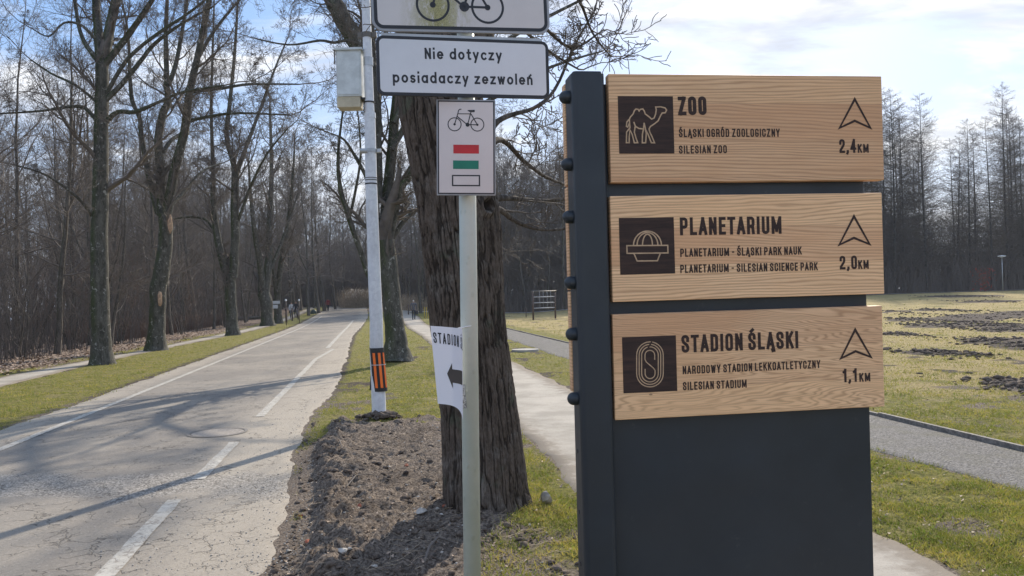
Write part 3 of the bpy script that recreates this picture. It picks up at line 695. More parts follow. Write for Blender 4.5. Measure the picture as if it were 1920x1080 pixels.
# edging boards of the gravel path: steel strip in lengths
eb = empty('path_edging', (float(GRAV_R(10.)), 10, 0)); tag(eb, 'thin dark edging boards along the field side of the gravel path', 'edging')
ysb = [3.0]
while ysb[-1] < 56: ysb.append(ysb[-1] + 2.4)
for k, (a, b) in enumerate(zip(ysb, ysb[1:])):
    bm = bmesh.new(); xa, xb = float(GRAV_R(a)), float(GRAV_R(b - .02)); rg = random.Random(k)
    za, zb = float(H(xa, a)) + rg.uniform(.035, .055), float(H(xb, b)) + rg.uniform(.035, .055)
    dx = xb - xa; L = math.hypot(dx, b - .02 - a); nx_, ny_ = (b - .02 - a) / L * .045, -dx / L * .045
    vs = [bm.verts.new(v) for v in ((xa, a, -.1), (xa + nx_, a + ny_, -.1), (xa + nx_, a + ny_, za), (xa, a, za), (xb, b - .02, zb - .2), (xb + nx_, b - .02 + ny_, zb - .2), (xb + nx_, b - .02 + ny_, zb), (xb, b - .02, zb))]
    for f in ((0, 1, 2, 3), (7, 6, 5, 4), (0, 4, 5, 1), (1, 5, 6, 2), (2, 6, 7, 3), (3, 7, 4, 0)): bm.faces.new([vs[i] for i in f])
    o = mesh_bm('edging_board', bm, MAT['edging'], eb); o.matrix_parent_inverse = Matrix.Translation(-eb.location)
bpy.context.view_layer.update()

# terrain height under a point, read from the mesh that was just built
def zground(x, y):
    x = np.asarray(x, float); y = np.asarray(y, float)
    j = np.clip(np.searchsorted(xx, x) - 1, 0, len(xx) - 2); i = np.clip(np.searchsorted(yy, y) - 1, 0, len(yy) - 2)
    tx = (x - xx[j]) / (xx[j + 1] - xx[j]); ty = (y - yy[i]) / (yy[i + 1] - yy[i])
    return (Z[i, j] * (1 - tx) + Z[i, j + 1] * tx) * (1 - ty) + (Z[i + 1, j] * (1 - tx) + Z[i + 1, j + 1] * tx) * ty
def maskat(A, x, y):
    j = np.clip(np.searchsorted(xx, x) - 1, 0, len(xx) - 2); i = np.clip(np.searchsorted(yy, y) - 1, 0, len(yy) - 2)
    return A[i, j]
# ---------------------------------------------------------------- grass blades
rs = np.random.RandomState(4)
def scatter_blades(n, ymin, ymax, name, hmul=1.0):
    # even over the picture rows: density falls with distance
    u = rs.rand(n); y = 1 / (1 / ymin + (1 / ymax - 1 / ymin) * u)
    x = (rs.rand(n) * 2180 - 1090) / F * y
    sm = maskat(soilm, x, y); lm = maskat(leafm, x, y); pv = maskat(paved, x, y)
    cl_ = fbm(x * 2.2, y * 2.2, 3, 200, .6)
    keep = (pv < .2) & (rs.rand(n) > sm * 1.25 - .05) & (rs.rand(n) > lm * 1.2) & (rs.rand(n) < .15 + 1.25 * sstep(.3, .6, cl_)) & (y < 90)
    x = x[keep]; y = y[keep]; n = len(x); z = zground(x, y) - .004
    h = (.010 + .050 * rs.rand(n) ** 2.0) * (1 + np.clip(y - 8, 0, 40) * .012) * hmul * (.6 + .8 * cl_[keep]); w = (.0022 + .0022 * rs.rand(n)) * (.55 + y / 9)
    a = rs.rand(n) * 6.283; lean = rs.rand(n) * 1.5; la = rs.rand(n) * 6.283
    ca_, sa_ = np.cos(a), np.sin(a)
    V = np.empty((n, 3, 3)); V[:, 0] = np.stack([x - ca_ * w, y - sa_ * w, z], -1); V[:, 1] = np.stack([x + ca_ * w, y + sa_ * w, z], -1)
    V[:, 2] = np.stack([x + np.cos(la) * lean * h * 1.3, y + np.sin(la) * lean * h * 1.3, z + h], -1)
    o = mesh_np(name, V.reshape(-1, 3), np.arange(3 * n).reshape(n, 3), [MAT['blade']])
    return tag(o, 'short green and straw coloured grass on the verges and the field', 'grass', kind='stuff')
scatter_blades(620000, 3.6, 60, 'grass')
# fallen leaves under the left wood
n = 26000
y = 1 / (1 / 15 + (1 / 70 - 1 / 15) * rs.rand(n)); x = WALK_L(y) - .05 - (rs.rand(n) ** 1.3) * 9
k = rs.rand(n) < .12 + sstep(.2, 1.5, WALK_L(y) - x); x = x[k]; y = y[k]; n = len(x)
def leaf_quads(x, y, z, s, name, label, mat, flatness=.5):
    n = len(x); a = rs.rand(n) * 6.283; t1 = (rs.rand(n) - .5) * flatness * 2; t2 = (rs.rand(n) - .5) * flatness * 2
    ux = np.stack([np.cos(a), np.sin(a), t1], -1) * s[:, None]; uy = np.stack([-np.sin(a), np.cos(a), t2], -1) * s[:, None] * .62
    c = np.stack([x, y, z + s * .35], -1)
    V = np.stack([c - ux, c - uy, c + ux + np.array([0, 0, .01]), c + uy], 1).reshape(-1, 3)
    o = mesh_np(name, V, np.arange(4 * n).reshape(n, 4), [mat]); return tag(o, label, 'leaves', kind='stuff')
leaf_quads(x, y, zground(x, y), .035 + .035 * rs.rand(n), 'fallen_leaves', 'brown fallen leaves littering the ground under the bare wood', MAT['leaf'])
n = 6500; x = rs.uniform(-3, 12, n); y = 1 / (1 / 4 + (1 / 30 - 1 / 4) * rs.rand(n)); k = (maskat(paved, x, y) < .2) | (rs.rand(n) < .05); x = x[k]; y = y[k]
leaf_quads(x, y, zground(x, y), .006 + .012 * rs.rand(len(x)), 'leaf_bits', 'small dry leaf crumbs scattered over soil and grass beside the road', MAT['leaf'], .7)

# ---------------------------------------------------------------- clods, pebbles
def blobs(name, x, y, z, s, mat, label, cat, squash=.6, jag=.35, parent=None):
    bm = bmesh.new(); bmesh.ops.create_icosphere(bm, subdivisions=1, radius=1); base = np.array([v.co[:] for v in bm.verts]); fc = np.array([[v.index for v in f.verts] for f in bm.faces]); bm.free()
    n = len(x); m = len(base)
    B = base[None] * (1 + (rs.rand(n, m, 1) - .5) * 2 * jag) * s[:, None, None] * (np.array([1, 1, squash]) * (.7 + .6 * rs.rand(n, 1, 3)))
    a = rs.rand(n) * 6.283; c_, s_ = np.cos(a)[:, None], np.sin(a)[:, None]
    Bx = B[..., 0] * c_ - B[..., 1] * s_; By = B[..., 0] * s_ + B[..., 1] * c_
    V = np.stack([Bx + x[:, None], By + y[:, None], B[..., 2] + z[:, None]], -1).reshape(-1, 3)
    Fc = (fc[None] + (np.arange(n) * m)[:, None, None]).reshape(-1, 3)
    o = mesh_np(name, V, Fc, [mat], False, parent); return tag(o, label, cat, kind='stuff')
n = 3000
y = 1 / (1 / 3.8 + (1 / 11.2 - 1 / 3.8) * rs.rand(n)); x = ROAD_R(y) + rs.rand(n) ** 1.5 * 2.0 + .03
k = (maskat(soilm, x, y) > .5) & (rs.rand(n) < .25 + .75 * sstep(.42, .62, fbm(x * 3, y * 3, 3, 12)) ); x, y = x[k], y[k]; s = .006 + .03 * rs.rand(len(x)) ** 4
blobs('soil_clods', x, y, zground(x, y) + s * .2, s, MAT['soil'], 'dark crumbly soil clods on the dug strip beside the road', 'soil')
cx, cy, cs = [], [], []
for p, q, w in rut_c:
    nn = int(120 + (q - p).length * 50); t = rs.rand(nn); wid = w * p.y * p.y / 2400
    cx.append(p.x + (q.x - p.x) * t + rs.randn(nn) * .25); cy.append(p.y + (q.y - p.y) * t + rs.randn(nn) * wid * 1.05); cs.append(.015 + .065 * rs.rand(nn) ** 2.6 * min(1.3, .5 + wid))
x = np.concatenate(cx); y = np.concatenate(cy); s = np.concatenate(cs)
blobs('field_clods', x, y, zground(x, y) + s * .25, s, MAT['rut'], 'dark turned-up soil clods in the ruts across the dry field', 'soil', .45, .45)
n = 2400; y = 1 / (1 / 3.9 + (1 / 16 - 1 / 3.9) * rs.rand(n)); x = ROAD_R(y) - rs.rand(n) ** 2 * 1.4 + .15; s = .0025 + .006 * rs.rand(n) ** 3
blobs('pebbles', x, y, np.maximum(zground(x, y), .006) + s * .2, s, MAT['mortar'], 'tiny pebbles and grit along the broken road edge', 'grit')
n = 260; y = 1 / (1 / 3.9 + (1 / 10 - 1 / 3.9) * rs.rand(n)); x = ROAD_R(y) + rs.rand(n) * 2.2; k = maskat(soilm, x, y) > .5; x, y = x[k], y[k]; s = .004 + .012 * rs.rand(len(x)) ** 2
blobs('rubble_crumbs', x, y, zground(x, y) + s * .3, s, MAT['mortar'], 'pale rubble crumbs lying on the dark dug soil', 'rubble')

n = 750; y = 1 / (1 / 3.9 + (1 / 10.5 - 1 / 3.9) * rs.rand(n)); x = ROAD_R(y) + .1 + rs.rand(n) * 2.2; k = maskat(soilm, x, y) > .4; x, y = x[k], y[k]; st = []
for a, b in zip(x, y):
    an = rs.rand() * 6.283; L = .02 + .10 * rs.rand() ** 2; z = float(zground(a, b)) + .004; c_, s_ = math.cos(an) * L, math.sin(an) * L
    st.append(([(a - c_, b - s_, z), (a + s_ * .15, b - c_ * .15, z + .012 * rs.rand()), (a + c_, b + s_, z + .03 * rs.rand())], [.0012, .0016, .0008]))
tag(tubes('dry_stalks', st, MAT['reed'], None, 3), 'dry straw stalks and rootlets strewn over the dug soil', 'straw', kind='stuff')
# individual stones
def stone(px, py, size, mat, label, squash=.65, seed=0, cat='stone', name='stone', tall=0):
    p = G(px, py); rg = random.Random(seed + int(px)); bm = bmesh.new()
    bmesh.ops.create_icosphere(bm, subdivisions=2, radius=1)
    d = [Vector((rg.gauss(0, 1), rg.gauss(0, 1), rg.gauss(0, 1))).normalized() for _ in range(9)]; cut = [rg.uniform(.40, .72) for _ in d]
    for v in bm.verts:
        for a, c in zip(d, cut):
            t = v.co.dot(a)
            if t > c: v.co -= a * (t - c)
        v.co.x *= size; v.co.y *= size * .8; v.co.z *= size * squash
    a = rg.uniform(0, 3); bmesh.ops.rotate(bm, cent=(0, 0, 0), matrix=Matrix.Rotation(a if not tall else .2, 3, 'Z'), verts=bm.verts)
    o = mesh_bm(name, bm, mat); o.location = (p.x, p.y, float(zground(p.x, p.y)) + size * squash * .45); tag(o, label, cat, group='stones lying on the dug soil' if name != 'boulder' else None); return o
stone(1025, 962, .075, MAT['stone'], 'grey angular rock on the grass just right of the oak trunk', .95, 1, 'rock', 'boulder', 1)
for a in ((835, 980, .035, 'brick', 'orange broken brick touching the foot of the furrowed oak trunk'), (763, 888, .03, 'brick', 'small brick fragment lying mid way between lamp pole and oak'),
          (675, 980, .028, 'brick', 'reddish brick shard half buried in the dug soil strip'), (578, 1025, .03, 'brick', 'pinkish brick piece at the crumbled road edge nearest the viewer'),
          (792, 990, .06, 'mortar', 'white slab-like rubble chunk beside the orange brick'), (822, 846, .03, 'mortar', 'small white rubble lump on the soil just left of the oak'),
          (731, 893, .03, 'mortar', 'pale stone near the middle of the soil strip beside a small brick'), (570, 920, .03, 'mortar', 'flat pale stone on the road side of the dug soil'),
          (676, 934, .045, 'stone', 'long flat grey stone in the middle of the dug soil'), (640, 1075, .05, 'mortar', 'broad pale slab lying at the near end of the soil strip'),
          (541, 1035, .03, 'stone', 'dark pebble-sized rock alone beside the asphalt edge'), (562, 968, .028, 'brick', 'dull pink rubble piece among the crumbled asphalt edge')):
    stone(a[0], a[1], a[2], MAT[a[3]], a[4], .5)
# bits of root and stick
def stick(name, pts, r, label, seed=0):
    q = []
    for px, py, dz in pts:
        p = G(px, py); q.append((p.x, p.y, float(zground(p.x, p.y)) + dz))
    n = len(q); o = tubes(name, [(q, [r * (1 - .5 * i / (n - 1)) for i in range(n)])], MAT['twig_far'], None, 6); tag(o, label, 'stick'); return o
stick('root', [(798, 1080, .0), (806, 1066, .03), (822, 1056, .045), (840, 1052, .04), (858, 1053, .01), (868, 1056, -.01)], .009, 'curved pale root arching out of the soil by the green post')
stick('stick', [(650, 940, .01), (668, 925, .03), (690, 917, .03), (712, 914, .01)], .006, 'thin crooked stick lying across the dug soil')
stick('wood_splinter', [(640, 856, .0), (638, 866, .05), (643, 874, .02)], .008, 'short pale splinter standing out of the soil near the road')

# manhole cover
mp = G(408, 812); mh = empty('manhole_cover', (mp.x, mp.y, .008)); tag(mh, 'round iron manhole cover set in the cracked road', 'manhole cover')
bm = bmesh.new(); n = 40; r0, r1 = .33, .37
A = [bm.verts.new((r0 * math.cos(2 * math.pi * i / n), r0 * math.sin(2 * math.pi * i / n), .003)) for i in range(n)]; B = [bm.verts.new((r1 * math.cos(2 * math.pi * i / n), r1 * math.sin(2 * math.pi * i / n), .003)) for i in range(n)]
for i in range(n): bm.faces.new((A[i], B[i], B[(i + 1) % n], A[(i + 1) % n]))
mesh_bm('rim', bm, flat('dusty_iron_rim', (.19, .17, .15), .85), mh)
bm = bmesh.new(); prism(bm, [(.315 * math.cos(2 * math.pi * i / n), .315 * math.sin(2 * math.pi * i / n)) for i in range(n)], -.02, .002)
mesh_bm('lid', bm, flat('dusty_iron_lid', (.27, .235, .20), .85, vscale=30, vary=.25), mh)
# ---------------------------------------------------------------- bare trees
def rv(rg):
    while True:
        v = Vector((rg.uniform(-1, 1), rg.uniform(-1, 1), rg.uniform(-1, 1)))
        if .05 < v.length < 1: return v.normalized()
RMIN = [.0035]
def grow(rg, p, d, L, r, lvl, spec, out):
    """one branch and its children; spec: per level (segments, wiggle, upward pull, children per branch, length ratio)"""
    seg, wig, up, nch, ratio = spec[lvl]
    pts = [tuple(p)]; rad = [r]; q = p.copy(); dd = d.copy(); st = L / seg; last = lvl == len(spec) - 1
    dirs = [dd.copy()]
    for i in range(seg):
        dd = (dd + rv(rg) * wig + Vector((0, 0, up))).normalized(); q = q + dd * st
        pts.append(tuple(q)); dirs.append(dd.copy()); rad.append(max(r * (1 - (.75 if not last else .5) * (i + 1) / seg), RMIN[0]))
    out.append((pts, rad))
    if last: return
    n = max(1, int(nch * (.6 + .8 * rg.random()) * (.4 + .6 * min(1, L / spec[lvl][4 + 1] if len(spec[lvl]) > 5 else 1))))
    for k in range(n):
        t = .18 + .82 * (k + rg.random()) / n; f = t * seg; i = min(int(f), seg - 1); u = f - i
        b = Vector(pts[i]).lerp(Vector(pts[i + 1]), u); rr = rad[i] + (rad[i + 1] - rad[i]) * u
        side = rv(rg); side = (side - dirs[i + 1] * side.dot(dirs[i + 1])).normalized()
        ang = rg.uniform(.5, 1.05); nd = (dirs[i + 1] * math.cos(ang) + side * math.sin(ang)).normalized()
        grow(rg, b, nd, L * ratio * (.55 + .6 * rg.random()) * (1.15 - .55 * t), rr * rg.uniform(.45, .65), lvl + 1, spec, out)
def smooth_line(pts, rad, k=4, rg=None, wob=0.0):
    """Catmull-Rom through the given points"""
    P_ = [Vector(p) for p in pts]; n = len(P_); o = []; rr = []
    for i in range(n - 1):
        a, b, c, d = P_[max(i - 1, 0)], P_[i], P_[i + 1], P_[min(i + 2, n - 1)]
        for j in range(k):
            t = j / k
            o.append(.5 * ((2 * b) + (c - a) * t + (2 * a - 5 * b + 4 * c - d) * t * t + (3 * b - a - 3 * c + d) * t ** 3)); rr.append(rad[i] + (rad[i + 1] - rad[i]) * t)
    o.append(P_[-1]); rr.append(rad[-1])
    if rg:
        for i in range(1, len(o) - 1): o[i] = o[i] + rv(rg) * wob * rr[i]
    return [tuple(v) for v in o], rr
def photo_stem(pts, D, rg, drift=0.0, base=False):
    """pts (px, py, radius px) at distance D; the stem drifts in depth as it goes"""
    out = []; rad = []; n = len(pts)
    for i, (px, py, r) in enumerate(pts):
        d = D + drift * (i / max(1, n - 1)) ** 1.2
        out.append(P(px, py, d)); rad.append(r * d / F)
    if base: out[0].z = float(zground(out[0].x, out[0].y)) - .05
    return smooth_line(out, rad, 4, rg, .06)
def flare(line, amount=.35, h=.5):
    pts, rad = line; z0 = pts[0][2]
    return pts, [r * (1 + amount * math.exp(-max(0, p[2] - z0) / h)) for p, r in zip(pts, rad)]
def dress(rg, lines, spec, out, density, lenf, r_cut=.12, tmin=.2, up=.35):
    """side branches along given limbs; density: branches per metre"""
    for pts, rad in lines:
        L = sum((Vector(a) - Vector(b)).length for a, b in zip(pts, pts[1:])); n = int(L * density * (.8 + .4 * rg.random())) + 1
        for k in range(n):
            t = tmin + (1 - tmin) * (k + rg.random()) / n; f = t * (len(pts) - 1); i = min(int(f), len(pts) - 2)
            b = Vector(pts[i]).lerp(Vector(pts[i + 1]), f - i); d = (Vector(pts[i + 1]) - Vector(pts[i])).normalized()
            s = rv(rg); s = (s - d * s.dot(d)).normalized(); s.z += up * .5; ang = rg.uniform(.5, 1.1)
            nd = (d * math.cos(ang) + s * math.sin(ang)).normalized()
            r = min(rad[i] * .5, r_cut) * rg.uniform(.4, .9); ln = lenf * rg.uniform(.5, 1.3) * (.45 + min(1.0, r / .05))
            grow(rg, b, nd, ln, max(r, .006), 0, spec, out)
        # the tip goes on growing
        d = (Vector(pts[-1]) - Vector(pts[-2])).normalized(); grow(rg, Vector(pts[-1]), d, lenf * 1.2, rad[-1], 0, spec, out)
ROWSPEC = [(6, .30, .10, 9, .56), (5, .38, .06, 7, .56), (4, .42, .04, 6, .6), (3, .5, .03, 0, 0)]
ROWSPEC_S = [(5, .30, .10, 9, .55), (4, .38, .06, 7, .55), (3, .45, .04, 0, 0)]
def row_tree(name, D, stems, seed, label, base_px, spec=ROWSPEC, density=1.0, lenf=2.0, mat='bark_row', group='trees lining the road', drifts=None, cat='tree'):
    rg = random.Random(seed)
    bp = G(*base_px); root = empty(name, (0, 0, 0)); root.location = (P(base_px[0], base_px[1], D).x, D, float(H(0, 0)) if D < 50 else 0)
    inv = Matrix.Translation(-root.location)
    thick = []; out = []
    for k, st in enumerate(stems):
        ln = photo_stem(st, D, rg, 0 if k == 0 else rg.uniform(-1, 1) * min(4, D * .12), base=(k == 0))
        if k == 0: ln = flare(ln, .42, .35)
        thick.append(ln)
    RMIN[0] = .0035 * max(1, D / 25); t = tubes('trunk', thick, MAT[mat], root, 12 if D < 35 else 8); t.matrix_parent_inverse = inv
    dress(rg, thick[1:], spec, out, density, lenf)
    dress(rg, thick[:1], spec, out, density * .5, lenf * .8, tmin=.55)
    c = tubes('crown', out, MAT['twig'], root, 3); c.matrix_parent_inverse = inv
    tag(root, label, cat, group); return root, out
POLY = 0
MAT['scar'] = flat('bare_orange_wood', (.46, .30, .19), .8, vscale=12, vary=.3)
def rt(*a, **k):
    r, o = row_tree(*a, **k); return r
rt('roadside_tree', 23.5, [[(192, 686, 18), (190, 640, 16.5), (188, 590, 16), (187, 500, 15.5), (187, 400, 14.5), (189, 300, 13), (190, 200, 12), (191, 120, 11)],
    [(189, 130, 9), (184, 60, 8), (180, 0, 7), (178, -120, 5.5), (185, -320, 3), (190, -480, 1.5)], [(193, 130, 9), (204, 60, 9), (218, 0, 8), (240, -110, 6), (262, -300, 3), (270, -430, 1.5)],
    [(197, 120, 6), (230, 80, 6), (260, 38, 5), (285, 0, 4.5), (330, -80, 3), (360, -170, 1.5)], [(182, 112, 5), (160, 82, 4), (148, 50, 3.5), (141, 5, 3), (130, -60, 2)],
    [(196, 190, 5), (228, 158, 4.5), (262, 117, 4), (290, 82, 3.5), (340, 45, 2.5), (400, 12, 1.5)], [(198, 228, 5), (222, 210, 4.5), (252, 210, 4), (290, 195, 3), (345, 172, 2.5), (420, 160, 1.6)],
    [(182, 228, 4), (160, 203, 3.5), (130, 200, 3), (78, 208, 2.2), (0, 213, 1.5)], [(180, 190, 3), (142, 160, 2.6), (95, 137, 2), (58, 112, 1.4)], [(178, 72, 3), (152, 47, 2.5), (120, 43, 2), (92, 68, 1.5), (62, 55, 1)],
    [(198, 178, 4), (240, 110, 3.6), (300, 60, 3), (360, 20, 2.4), (430, -40, 1.5)], [(176, 410, 3.5), (150, 375, 2.5), (90, 330, 2), (30, 310, 1.3)]],
   11, 'tall mossy trunked tree nearest the viewer in the row left of the road', (192, 683))
TREE2 = rt('roadside_tree', 30.6, [[(293, 660, 17), (294, 620, 14.5), (296, 570, 14), (297, 540, 15), (304, 500, 14), (311, 440, 12.5), (309, 400, 12)],
    [(303, 405, 9), (301, 330, 8), (297, 262, 7.5), (305, 215, 7), (315, 190, 6.5), (313, 160, 5), (311, 60, 4), (313, -20, 3), (300, -150, 2)], [(312, 405, 9), (325, 330, 8.5), (345, 250, 8), (356, 170, 7), (370, 110, 6), (382, 50, 5.5), (392, 0, 5), (408, -110, 3), (415, -220, 1.5)],
    [(316, 160, 4.5), (330, 120, 4), (341, 60, 3.4), (352, -10, 2.6), (360, -120, 1.5)], [(356, 173, 4), (420, 165, 3), (470, 158, 2.3), (560, 158, 1.4)], [(350, 228, 3.5), (395, 218, 3), (450, 212, 2.4), (545, 216, 1.3)],
    [(297, 400, 6), (280, 335, 5), (265, 255, 4.5), (262, 222, 4), (248, 188, 4), (243, 130, 3), (240, 60, 2.2), (228, 0, 1.5)], [(306, 285, 4), (322, 262, 3.4), (340, 250, 3), (352, 240, 2)],
    [(374, 105, 3.5), (400, 60, 3), (440, 10, 2.2), (480, -30, 1.5)], [(322, 385, 3), (345, 360, 2.4), (380, 320, 1.8), (420, 305, 1.2)]],
   23, 'leaning twin-stemmed tree with bare wood patches, second along the left of the road', (293, 657))
rt('roadside_tree', 44.5, [[(437, 632, 12), (435, 600, 10.5), (433, 560, 10.5), (431, 518, 11)],
    [(427, 520, 8), (415, 480, 7.5), (405, 430, 6.5), (400, 380, 5), (400, 320, 4), (396, 200, 3), (400, 60, 2), (402, -30, 1)], [(437, 520, 9), (441, 450, 8), (440, 400, 8), (441, 330, 7), (436, 300, 5), (425, 258, 4.5), (430, 200, 4), (440, 100, 3), (446, 0, 2)],
    [(443, 325, 6), (462, 275, 3.8), (486, 210, 3), (515, 130, 2), (540, 70, 1)], [(405, 438, 3), (386, 412, 2.4), (352, 407, 2), (310, 414, 1)], [(445, 420, 3), (470, 350, 2.6), (500, 290, 2), (540, 240, 1.2)]],
   31, 'forked tree third in the left row, its twin limbs parting low', (437, 629), density=1.1, lenf=1.9)
rt('roadside_tree', 62, [[(502, 613, 12), (500, 590, 11), (499, 565, 12), (493, 548, 12)], [(492, 550, 8), (488, 500, 6), (478, 440, 4.6), (470, 370, 3), (466, 300, 1.6)], [(497, 552, 9), (503, 500, 7.5), (505, 440, 6), (507, 380, 5), (509, 300, 3.6), (506, 200, 2)],
    [(500, 520, 4), (522, 470, 3), (540, 420, 2.4), (560, 360, 1.3)]], 41, 'stout pollarded tree fourth in the left row, bristling with shoots at its knobbly head', (503, 612), spec=ROWSPEC_S, density=1.6, lenf=2.0)
rt('roadside_tree', 67, [[(522, 609, 8), (521, 585, 7), (519, 560, 7)], [(520, 560, 6), (526, 500, 5), (538, 430, 4), (548, 350, 3), (552, 280, 1.6)], [(518, 555, 4), (512, 500, 3), (508, 440, 1.6)]], 43,
   'plain dark tree close behind the pollarded one, a white notice on its trunk', (521, 608), spec=ROWSPEC_S, density=1.3)
# pale patches where the bark of the second tree has come away
for px, py, hw, hh, lb in ((319, 420, 4.5, 17, 'pale bare wood scar high on the trunk'), (300, 560, 4.5, 15, 'pale bare wood scar low on the trunk')):
    c = P(px, py, 30.6 - 14 * 30.6 / F * .93); bm = bmesh.new(); bmesh.ops.create_icosphere(bm, subdivisions=2, radius=1)
    rgp = random.Random(px)
    for v in bm.verts: v.co = Vector((v.co.x * hw * .0204 * rgp.uniform(.8, 1.15), v.co.y * .035, v.co.z * hh * .0204 * rgp.uniform(.85, 1.1)))
    o = mesh_bm('bark_scar', bm, MAT['scar'], TREE2, smooth=True); o.matrix_parent_inverse = Matrix.Translation(-TREE2.location); o.location = c; o['label'] = lb
# the forked tree right of the road
rt('verge_tree', 20.7, [[(746, 686, 23), (743, 650, 20), (740, 610, 18), (735, 560, 17), (729, 500, 17), (722, 450, 17)],
    [(706, 380, 12), (703, 280, 13), (701, 200, 14), (695, 140, 16), (682, 105, 17), (668, 80, 17), (648, 45, 16.5), (628, 8, 16), (606, -40, 14), (560, -150, 10), (500, -300, 5)], [(672, 84, 4), (650, 76, 3), (625, 80, 2.6), (600, 76, 2.4), (540, 84, 1.8), (470, 70, 1)],
    [(712, 470, 9), (703, 400, 8.5), (699, 300, 8.5), (701, 200, 7.5), (698, 100, 7), (694, 0, 6), (690, -140, 4), (680, -300, 2)], [(722, 470, 11), (724, 390, 10.5), (734, 290, 10), (742, 200, 9), (750, 100, 7), (760, 0, 6), (775, -150, 4), (780, -300, 2)],
    [(734, 280, 6), (775, 215, 6), (830, 160, 5.5), (900, 110, 5), (975, 60, 4), (1050, 20, 3), (1110, -10, 2)], [(738, 230, 6), (790, 130, 6), (860, 40, 5), (930, -40, 4), (1010, -90, 3), (1080, -120, 2)],
    [(728, 380, 5.5), (790, 290, 5.5), (860, 225, 5), (940, 175, 4), (1010, 135, 3), (1080, 110, 2.2), (1130, 96, 1.4)], [(752, 90, 5), (830, 0, 4.5), (900, -90, 4), (960, -200, 3)],
    [(729, 455, 8), (742, 385, 7.5), (752, 352, 7), (775, 323, 6.5), (800, 290, 5), (830, 250, 4), (860, 200, 3)], [(722, 470, 5), (738, 443, 4.5), (764, 407, 4), (790, 392, 3.4), (830, 400, 2.4), (870, 430, 1.4)],
    [(712, 570, 6), (693, 520, 5.5), (672, 460, 5), (650, 395, 5), (637, 345, 4), (634, 290, 3), (640, 230, 2), (650, 160, 1.4)], [(705, 400, 5), (690, 340, 4), (664, 290, 3), (645, 262, 2), (620, 250, 1.3)], [(655, 410, 3), (668, 350, 2.5), (676, 290, 2), (672, 220, 1.2)]],
   57, 'dark multi-stemmed tree on the grass verge right of the road, behind the lamp pole', (745, 683), density=1.0, lenf=2.0, group=None)

